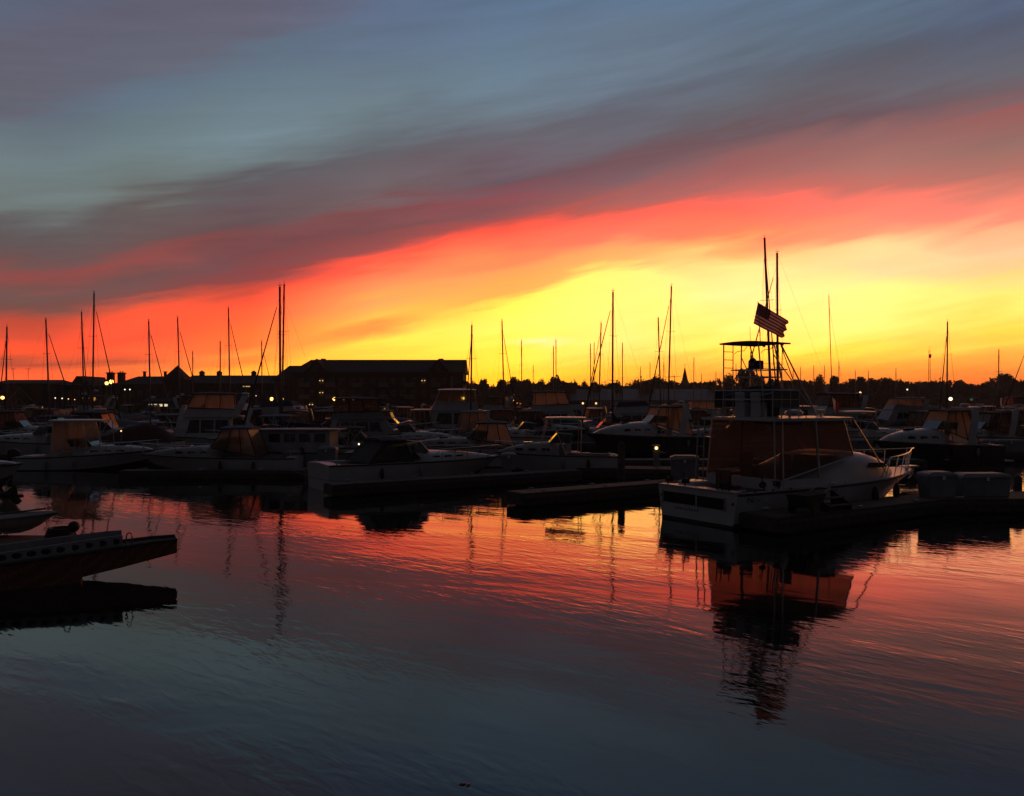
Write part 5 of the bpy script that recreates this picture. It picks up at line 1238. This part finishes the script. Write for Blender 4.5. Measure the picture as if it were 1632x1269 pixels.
def block(name, label, px0, px1, Y, dep, ze, zr, hipl=0, hipr=0, floors=3, lit=(), cat='building', wst=3.0, m=None, z0=1.1, f0=1.9):
    a = G(px0, Y, 0); b = G(px1, Y, 0); W_ = b.x-a.x
    r = empty(name, (a.x, Y, z0), 0, label, cat); ze -= z0; zr -= z0
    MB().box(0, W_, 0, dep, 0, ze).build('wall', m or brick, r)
    if hipl == 0 or hipr == 0:
        for x, hp in ((0, hipl), (W_-0.3, hipr)):
            if hp == 0: MB().add([(x,0,ze+.003),(x,dep,ze+.003),(x,dep/2,zr-0.15),(x+0.3,0,ze+.003),(x+0.3,dep,ze+.003),(x+0.3,dep/2,zr-0.15)],[(0,1,2),(5,4,3),(0,3,4,1),(1,4,5,2),(2,5,3,0)]).build('gable_wall', m or brick, r)
    gable_roof(r, 0, W_, 0, dep, ze+0.02, zr, hipl, hipr)
    n = max(1, int((W_-1)/wst)); k = 0
    for fl_ in range(floors):
        for i in range(n):
            window(r, 1+(i+0.5)*(W_-2)/n, -0.003, f0+fl_*3.1, lit=(fl_, i) in lit); k += 1
    return r, W_
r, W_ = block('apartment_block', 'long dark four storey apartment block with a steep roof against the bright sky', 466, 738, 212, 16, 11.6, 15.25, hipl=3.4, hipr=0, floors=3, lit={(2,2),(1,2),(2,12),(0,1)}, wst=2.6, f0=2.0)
for x in (6.2, 38.0):
    MB().prism([(x-3.0,10.6),(x+3.0,10.6),(x+0.0,14.0)],[4.3]*3,yc=4.0).build('cross_gable', roofm, r)
    window(r, x, -0.35, 11.7)
    MB().box(x-0.6,x+0.6,7.6,8.4,13.6,14.45).build('ridge_vent', roofm, r)
mb = MB()
for fl_ in (1, 2):
    for i in range(6): mb2 = MB().box(2+i*6.8, 4.6+i*6.8, -1.3, -0.01, 0.45+fl_*3.1, 0.6+fl_*3.1).box(2+i*6.8, 4.6+i*6.8, -1.3, -1.25, 0.6+fl_*3.1, 1.55+fl_*3.1); mb2.build('balcony', trim, r)
MB().box(W_+0.0,W_+0.9,-0.4,15,7.4,8.2).build('eave_bracket', roofm, r)
r, W_ = block('apartment_wing', 'lower wing with a hipped roof at the left end of the apartment block', 438, 469, 214, 14, 9.8, 13.7, hipl=2.4, hipr=0, floors=3, wst=2.6)
r, W_ = block('long_row_building', 'long dark row building with small roof cupolas left of the apartment block', 293, 440, 218, 14, 8.8, 11.2, floors=2, wst=2.4)
for x in (2.2, 7.0, 16.5): MB().box(x-0.55,x+0.55,6.4,7.6,9.6,10.9).prism([(x-0.7,10.9),(x+0.7,10.9),(x,11.5)],[0.7,0.7,0.05],yc=7).build('cupola', roofm, r)
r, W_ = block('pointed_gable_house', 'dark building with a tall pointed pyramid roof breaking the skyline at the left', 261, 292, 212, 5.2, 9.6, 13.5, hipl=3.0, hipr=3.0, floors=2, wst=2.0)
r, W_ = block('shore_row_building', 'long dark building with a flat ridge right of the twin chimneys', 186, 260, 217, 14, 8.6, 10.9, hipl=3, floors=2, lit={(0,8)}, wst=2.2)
for x in (4.3,10): MB().box(x-0.3,x+0.3,6.6,7.2,9.4,11.0).box(x-0.5,x+0.5,6.4,7.4,11.0,11.15).build('roof_vent', roofm, r)
e = empty('chimney_house', G(174, 216, 1.1), 0, 'house with two fat square chimneys beside the upper orange lamps', 'building')
MB().box(-2.6,2.6,0,8,0,6.8).build('wall', brick, e)
gable_roof(e, -2.6, 2.6, 0, 8, 6.82, 7.9)
for x in (-1.45,1.45):
    c_ = MB().box(x-0.72,x+0.72,3,4.6,7.0,10.4).box(x-0.9,x+0.9,2.8,4.8,10.4,10.7).build('chimney', brick, e)
    for d in (-0.35,0.35): MB().tube([(x+d,3.8,10.7),(x+d,3.8,11.1)],0.15,8).build('chimney_pot', brick, c_)
for x in (-1.6,0,1.6): window(e, x, -0.003, 4.2); 
for x in (-1.6,0,1.6): window(e, x, -0.003, 1.9)
r, W_ = block('curved_roof_building', 'dark shore building with a raised middle gable left of the chimneys', 85, 161, 215, 13, 8.3, 9.3, hipl=2, hipr=2, floors=2, wst=2.3)
MB().prism([(4.5,7.4),(9.5,7.4),(8,9.6),(6,9.6)],[5.5]*4,yc=5.6).build('raised_gable', roofm, r)
MB().box(3.6,4.2,6.4,7,8.1,9.3).build('roof_vent', roofm, r)
r, W_ = block('boathouse_with_gables', 'low boathouse with two pale edged gables at the left edge', -12, 84, 213, 12, 8.7, 9.8, hipl=1, hipr=1, floors=1, lit=set(), wst=2.4)
for x, zb, zt, wd in ((8.0,3.2,6.4,2.8),(7.8,1.4,3.6,1.9)):
    MB().prism([(x-wd,zb),(x+wd,zb),(x,zt)],[0.7]*3,yc=-0.71).build('gable', brick, r)
    MB().tube([(x-wd-.2,-1.45,zb),(x,-1.45,zt+.15),(x+wd+.2,-1.45,zb)],0.11,4).build('bargeboard', mat('pale_bargeboard',(0.22,0.2,0.17),0.7), r)
for x, rt_ in ((5.4,10.1),(9.0,10.0)):
    p = G({5.4:22,9.0:45}[x], 218, 8.2); an = empty('roof_antenna', p, 0, 'thin roof antenna at the left edge' if x < 6 else 'thin roof antenna, right of the two at the left', 'antenna')
    MB().tube([(0,0,0),(0,0,4.6)],0.05,4).build('pole', spar, an); MB().tube([(-0.8,0,4.5),(0.8,0,4.5)],0.04,4).build('crossbar', spar, an)
# strip of lit shopfronts low on the quay
e = empty('dock_office', G(252, 205, 1.15), 0, 'low dock office with a row of four lit windows left of the flybridge cruiser', 'building')
MB().box(-3.2,3.2,0,4,0,2.9).build('wall', brick, e); gable_roof(e,-3.2,3.2,0,4,2.92,3.7)
for i in range(4):
    f = MB().box(-2.4+i*1.3,-1.4+i*1.3,-0.05,-0.003,1.5,2.3).build('window', trim, e); MB().box(-2.3+i*1.3,-1.5+i*1.3,-0.08,-0.053,1.6,2.2).build('pane', emis('bright_window',(1.0,0.8,0.5),0.8), f)
e = empty('lit_sign_board', G(393, 217.5, 8.0), 0, 'thin horizontal strip of dim yellow light on the row building left of the apartment block', 'lit strip')
MB().box(-1.0,1.0,-0.05,0.0,-0.2,0.2).build('housing', spar, e); MB().box(-0.95,0.95,-0.09,-0.055,-0.12,0.12).build('tube', emis('dim_strip',(1.0,0.62,0.16),0.55), e)
# long pale roofed shed in the middle distance
pale = mat('pale_shed_cladding', (0.13,0.12,0.12), 0.7, scale=0.3); proof = mat('pale_shed_roof', (0.11,0.10,0.10), 0.55, scale=0.3)
def shed(label, px0, px1, Y, dep, ze, zr, name='boat_shed', m=None, rm=None, base=0.3):
    a = G(px0,Y,0); W_ = G(px1,Y,0).x-a.x; r = empty(name, (a.x,Y,base), 0, label, 'shed')
    MB().box(0,W_,0,dep,0,ze-base).build('wall', m or pale, r); gable_roof(r,0,W_,0,dep,ze-base+.02,zr-base,0.3,0.3,m=rm or proof)
    for i in range(int(W_/7)): MB().box(2+i*7,5.4+i*7,-0.06,-0.004,0,min(3.4,ze-base-0.6)).build('door', grey, r)
shed('long low boat shed with a pale roof between the slanting jib and the church steeple', 912, 1142, 345, 22, 4.6, 9.4, base=1.1)
shed('small pale house wall among the trees right of the tower boat', 1318, 1345, 360, 12, 8.0, 11.5, name='shore_house', m=mat('grey_clapboard',(0.12,0.12,0.13),0.8), base=1.1)
shed('low shed with a pale roof under the trees on the right', 1395, 1465, 352, 14, 4.4, 7.4, base=1.1)
shed('grey shed behind the white floodlight on the right', 1500, 1562, 352, 14, 4.6, 7.6, base=1.1, m=mat('grey_clapboard',(0.12,0.12,0.13),0.8))
# church steeple, second spire, lattice mast, utility pole
e = empty('church_steeple', G(1092, 430, 1.1), 0, 'thin dark church steeple between two trees on the skyline', 'church')
MB().box(-4,4,3,20,0,9).build('nave', brick, e); gable_roof(e,-4,4,3,20,9.02,12)
MB().box(-1.8,1.8,-1.0,2.6,0,12.6).build('tower', brick, e)
MB().add([(-2.0,-1.2,12.6),(2.0,-1.2,12.6),(2.0,2.8,12.6),(-2.0,2.8,12.6),(-1.35,-.55,14.0),(1.35,-.55,14.0),(1.35,2.15,14.0),(-1.35,2.15,14.0)],[(0,3,2,1),(4,5,6,7),(0,1,5,4),(1,2,6,5),(2,3,7,6),(3,0,4,7)]).build('belfry_cornice', trim, e)
MB().add([(-1.35,-0.55,14.0),(1.35,-0.55,14.0),(1.35,2.15,14.0),(-1.35,2.15,14.0),(0,0.8,21.6)],[(0,1,4),(1,2,4),(2,3,4),(3,0,4)]).build('spire', roofm, e)
MB().tube([(0,0.8,21.4),(0,0.8,23.0)],0.08,4).box(-0.4,0.4,0.75,0.85,22.3,22.45).build('cross', spar, e)
for x in (-1.0,1.0): MB().box(x-0.35,x+0.35,-1.07,-1.003,9.0,12.0).build('louvre', blk, e)
e = empty('radio_mast', G(1481, 600, 1.1), 0, 'thin lattice radio mast on the far skyline at the right', 'radio mast')
mb = MB(); H_ = P(0,558,600).z-1.1
for x, y in ((-1,-0.6),(1,-0.6),(0,1)): mb.tube([(x,y,0),(x*0.5,y*0.5,H_)],0.12,4)
for i in range(20): z = i*H_/20; s_ = 1-0.5*i/20; mb.tube([(-s_,-0.6*s_,z),(s_,-0.6*s_,z+H_/20)],0.06,3).tube([(s_,-0.6*s_,z),(-s_,-0.6*s_,z+H_/20)],0.06,3)
mb.build('lattice', spar, e); MB().tube([(0,0,H_),(0,0,H_+3)],0.08,4).build('whip', spar, e)
MB().tube([(0.3,0,H_*0.86),(0.9,0,H_*0.92)],0.9,8).build('dish', spar, e)
for px, lb in ((1075,'thin utility pole with a crossarm left of the church steeple'),(1466,'short utility pole on the skyline left of the radio mast')):
    e = empty('utility_pole', G(px, 420, 1.1), 0, lb, 'utility pole'); h = P(0,598 if px < 1100 else 606,420).z-1.1
    MB().tube([(0,0,0),(0,0,h)],0.14,5).build('pole', spar, e); MB().tube([(-3.2 if px<1100 else -1,0,h-0.7),(3.2 if px<1100 else 1,0,h-0.7)],0.11,4).build('crossarm', spar, e)

# ------------------------------------------------------------------ trees
leafm = mat('dusk_foliage', (0.055,0.065,0.03), 0.85, scale=0.6, c2=(0.025,0.032,0.016)); barkm = mat('bark', (0.05,0.04,0.03), 0.9)
def crown_mesh(seed, w_, h, clumps, airy, nleaf):
    rr = random.Random(seed); mb = MB(); cl = []
    for i in range(clumps):
        a = rr.uniform(0, 6.283); q = rr.random()**0.5; z = rr.uniform(-1, 1)
        rad = math.sqrt(max(0.08, 1-z*z*0.9)) if z > -0.2 else 0.95
        cl.append((math.cos(a)*q*rad*w_*0.37, math.sin(a)*q*rad*w_*0.37, z*h*0.38+h*0.48, rr.uniform(0.13, 0.21)*w_*(0.75 if airy else 1.0)))
    for cx, cy, cz, cr_ in cl:
        for k in range(nleaf):
            d = Vector((rr.gauss(0,1), rr.gauss(0,1), rr.gauss(0,0.8))).normalized()*cr_*rr.uniform(0.35, 1.0)
            p = Vector((cx,cy,cz))+d; s_ = rr.uniform(0.3, 0.62); u = Vector((rr.gauss(0,1),rr.gauss(0,1),rr.gauss(0,1))).normalized(); v = u.orthogonal().normalized()
            mb.add([p-u*s_, p+v*s_*0.7, p+u*s_, p-v*s_*0.7], [(0,1,2,3)])
    me = bpy.data.meshes.new('crown'); me.from_pydata(mb.v, [], mb.f); me.materials.append(leafm)
    tb = MB().tube([(0,0,0),(0.1,0,h*0.2),(0,0.1,h*0.55)], 0.32, 7, r2=0.14)
    for cx, cy, cz, cr_ in cl[:7]: tb.tube([(0.05,0,h*0.22),(cx*0.5,cy*0.5,(h*0.22+cz)*0.5+0.3),(cx,cy,cz)], 0.14, 5, r2=0.03)
    tm = bpy.data.meshes.new('trunk'); tm.from_pydata(tb.v, [], tb.f); tm.materials.append(barkm)
    return me, tm
CR = [crown_mesh(1,12,12,38,False,90), crown_mesh(2,12,12,34,False,90), crown_mesh(3,12,12,26,True,60), crown_mesh(4,12,12,40,False,90), crown_mesh(5,9,14,26,False,80), crown_mesh(6,14,11,42,False,90)]
def tree(label, px, top, Y, wpx, k, group='trees along the far shore', base=1.1):
    e = empty('tree', G(px, Y, base), rnd.uniform(0, 6.28), label, 'tree', group)
    H_ = P(0, top, Y).z-base; W_ = wpx/FPX*Y; bw = [12,12,12,12,9,14][k]; bh = [12,12,12,12,14,11][k]
    for me, nm in zip(CR[k], ('crown','trunk')):
        o = bpy.data.objects.new(nm, me); C.objects.link(o); o.parent = e
    e.scale = (W_/(bw*1.02), W_/(bw*1.02), H_/(bh*0.97))
named = [(770,604,24,0,350,'rounded tree just right of the apartment block'), (885,597,34,2,350,'airy tree below the brightest sky with sky showing through its top'),
 (860,604,26,1,352,'bushy tree to the left of the airy tree below the brightest sky'), (915,604,20,2,352,'small lacy tree to the right of the airy tree'),
 (985,605,17,2,352,'small rounded tree right of the tall thick mast'), (1048,601,36,5,370,'broad tree behind the tallest mast left of the steeple'),
 (1146,602,17,4,360,'small pointed tree between the steeple and the tower boat'), (1190,588,46,0,345,'big domed tree seen behind the left leg of the tuna tower'),
 (1150,624,30,3,335,'dark bushy tree in front of the left end of the domed tree'),
 (1303,596,27,1,350,'mushroom shaped tree right of the tuna tower'), (1331,600,28,3,352,'flat topped tree right of the mushroom shaped tree'),
 (1600,597,54,3,335,'largest dark tree near the right edge'), (1625,606,24,1,345,'dark tree cut by the right edge'),
 (1492,607,40,5,350,'broad tree left of the tall mast on the right'), (1412,602,44,0,350,'broad tree with a slanting top between two far masts on the right')]
for px, tp, wp, k, Y, lb in named: tree(lb, px, tp, Y, wp, k)
fill = [(748,612,18),(757,607,16),(785,613,20),(800,606,22),(818,603,20),(838,605,22),(848,609,18),(900,611,22),(932,608,18),(945,609,20),(962,611,20),(1003,610,18),(1018,606,22),(1030,609,20),(1068,606,18),(1080,612,16),(1106,612,18),(1122,609,20),(1134,606,16),(1165,600,22),(1212,600,24),(1232,604,26),(1252,606,24),(1270,607,22),(1284,606,18),(1345,608,22),(1358,604,26),(1374,603,24),(1392,604,26),(1430,605,22),(1441,611,20),(1458,611,22),(1470,616,18),(1511,610,24),(1528,608,26),(1546,612,22),(1560,614,24),(1575,608,26),(1645,606,30)]
of = ordinals([p for p, *_ in fill])
for i, (px, tp, wp) in enumerate(fill):
    k, sd, lm = of[px]
    tree(f'dark tree in the far tree line, {k} {sd} of the {lm}', px+rnd.uniform(-2,2), tp+rnd.uniform(-1.5,1.5), 356+rnd.uniform(-6,14), wp+9, rnd.choice([0,1,3,3,5]))
# the wood behind them reads as one mass
rr = random.Random(11); mb = MB()
for i in range(42000):
    x = rr.uniform(-45, 330); Y = rr.uniform(366, 400); hh = 10.7+1.0*math.sin(x*0.11)+1.0*math.sin(x*0.29+1)+0.6*math.sin(x*0.7)
    p = Vector((x, Y, 1.1+hh*rr.random()**0.6)); s_ = rr.uniform(0.5, 1.1); u = Vector((rr.gauss(0,1),rr.gauss(0,1),rr.gauss(0,1))).normalized(); v = u.orthogonal().normalized()
    mb.add([p-u*s_, p+v*s_*0.8, p+u*s_, p-v*s_*0.8], [(0,1,2,3)])
tag(mb.build('woodland', leafm), 'dark mass of woodland closing the far shore behind the single trees', 'woodland', kind='stuff')
mb = MB()
for i in range(5000):
    x = rr.uniform(-165, -4); p = Vector((x, 211.5+rr.uniform(0, 2), 1.1+2.3*rr.random()*(0.6+0.4*math.sin(x*0.5)))); s_ = rr.uniform(0.2, 0.45); u = Vector((rr.gauss(0,1),rr.gauss(0,1),rr.gauss(0,1))).normalized(); v = u.orthogonal().normalized()
    mb.add([p-u*s_, p+v*s_*0.8, p+u*s_, p-v*s_*0.8], [(0,1,2,3)])
tag(mb.build('hedge', leafm), 'dark low shrubs along the foot of the shore buildings at the left', 'hedge', kind='stuff')

for i, (px, Y, a_) in enumerate(((737, 8.52, 20), (746, 8.50, 70))):
    o = MB().add([(-0.05,0,0.006),(-0.02,0.02,0.014),(0.05,0.005,0.010),(0.02,-0.022,0.016),(-0.05,0,0.001),(-0.02,0.02,0.002),(0.05,0.005,0.001),(0.02,-0.022,0.002)], [(3,2,1,0),(4,5,6,7),(0,1,5,4),(1,2,6,5),(2,3,7,6),(3,0,4,7)]).build('floating_leaf', mat('dead_leaf', (0.30,0.16,0.10), 0.5))
    o.location = G(px, Y); o.rotation_euler = (0, 0, R(a_)); o.scale = (0.8, 0.8, 1)
    tag(o, ('dead leaf floating near the bottom edge, left of two', 'dead leaf floating near the bottom edge, right of two')[i], 'leaf')

# ------------------------------------------------------------------ thin scattering volume, added to lift the darks
hm_ = bpy.data.materials.new('added_veil_scatter'); hm_.use_nodes = True; t = hm_.node_tree; t.nodes.clear()
ho = t.nodes.new('ShaderNodeOutputMaterial'); hv = t.nodes.new('ShaderNodeVolumePrincipled')
hv.inputs['Color'].default_value = (0.92, 0.90, 0.90, 1); hv.inputs['Density'].default_value = HZ; hv.inputs['Anisotropy'].default_value = 0.35
t.links.new(hv.outputs[0], ho.inputs['Volume'])
tag(MB().box(-950, 950, -200, 1050, -1.8, 50).build('added_veil', hm_), kind='stuff')
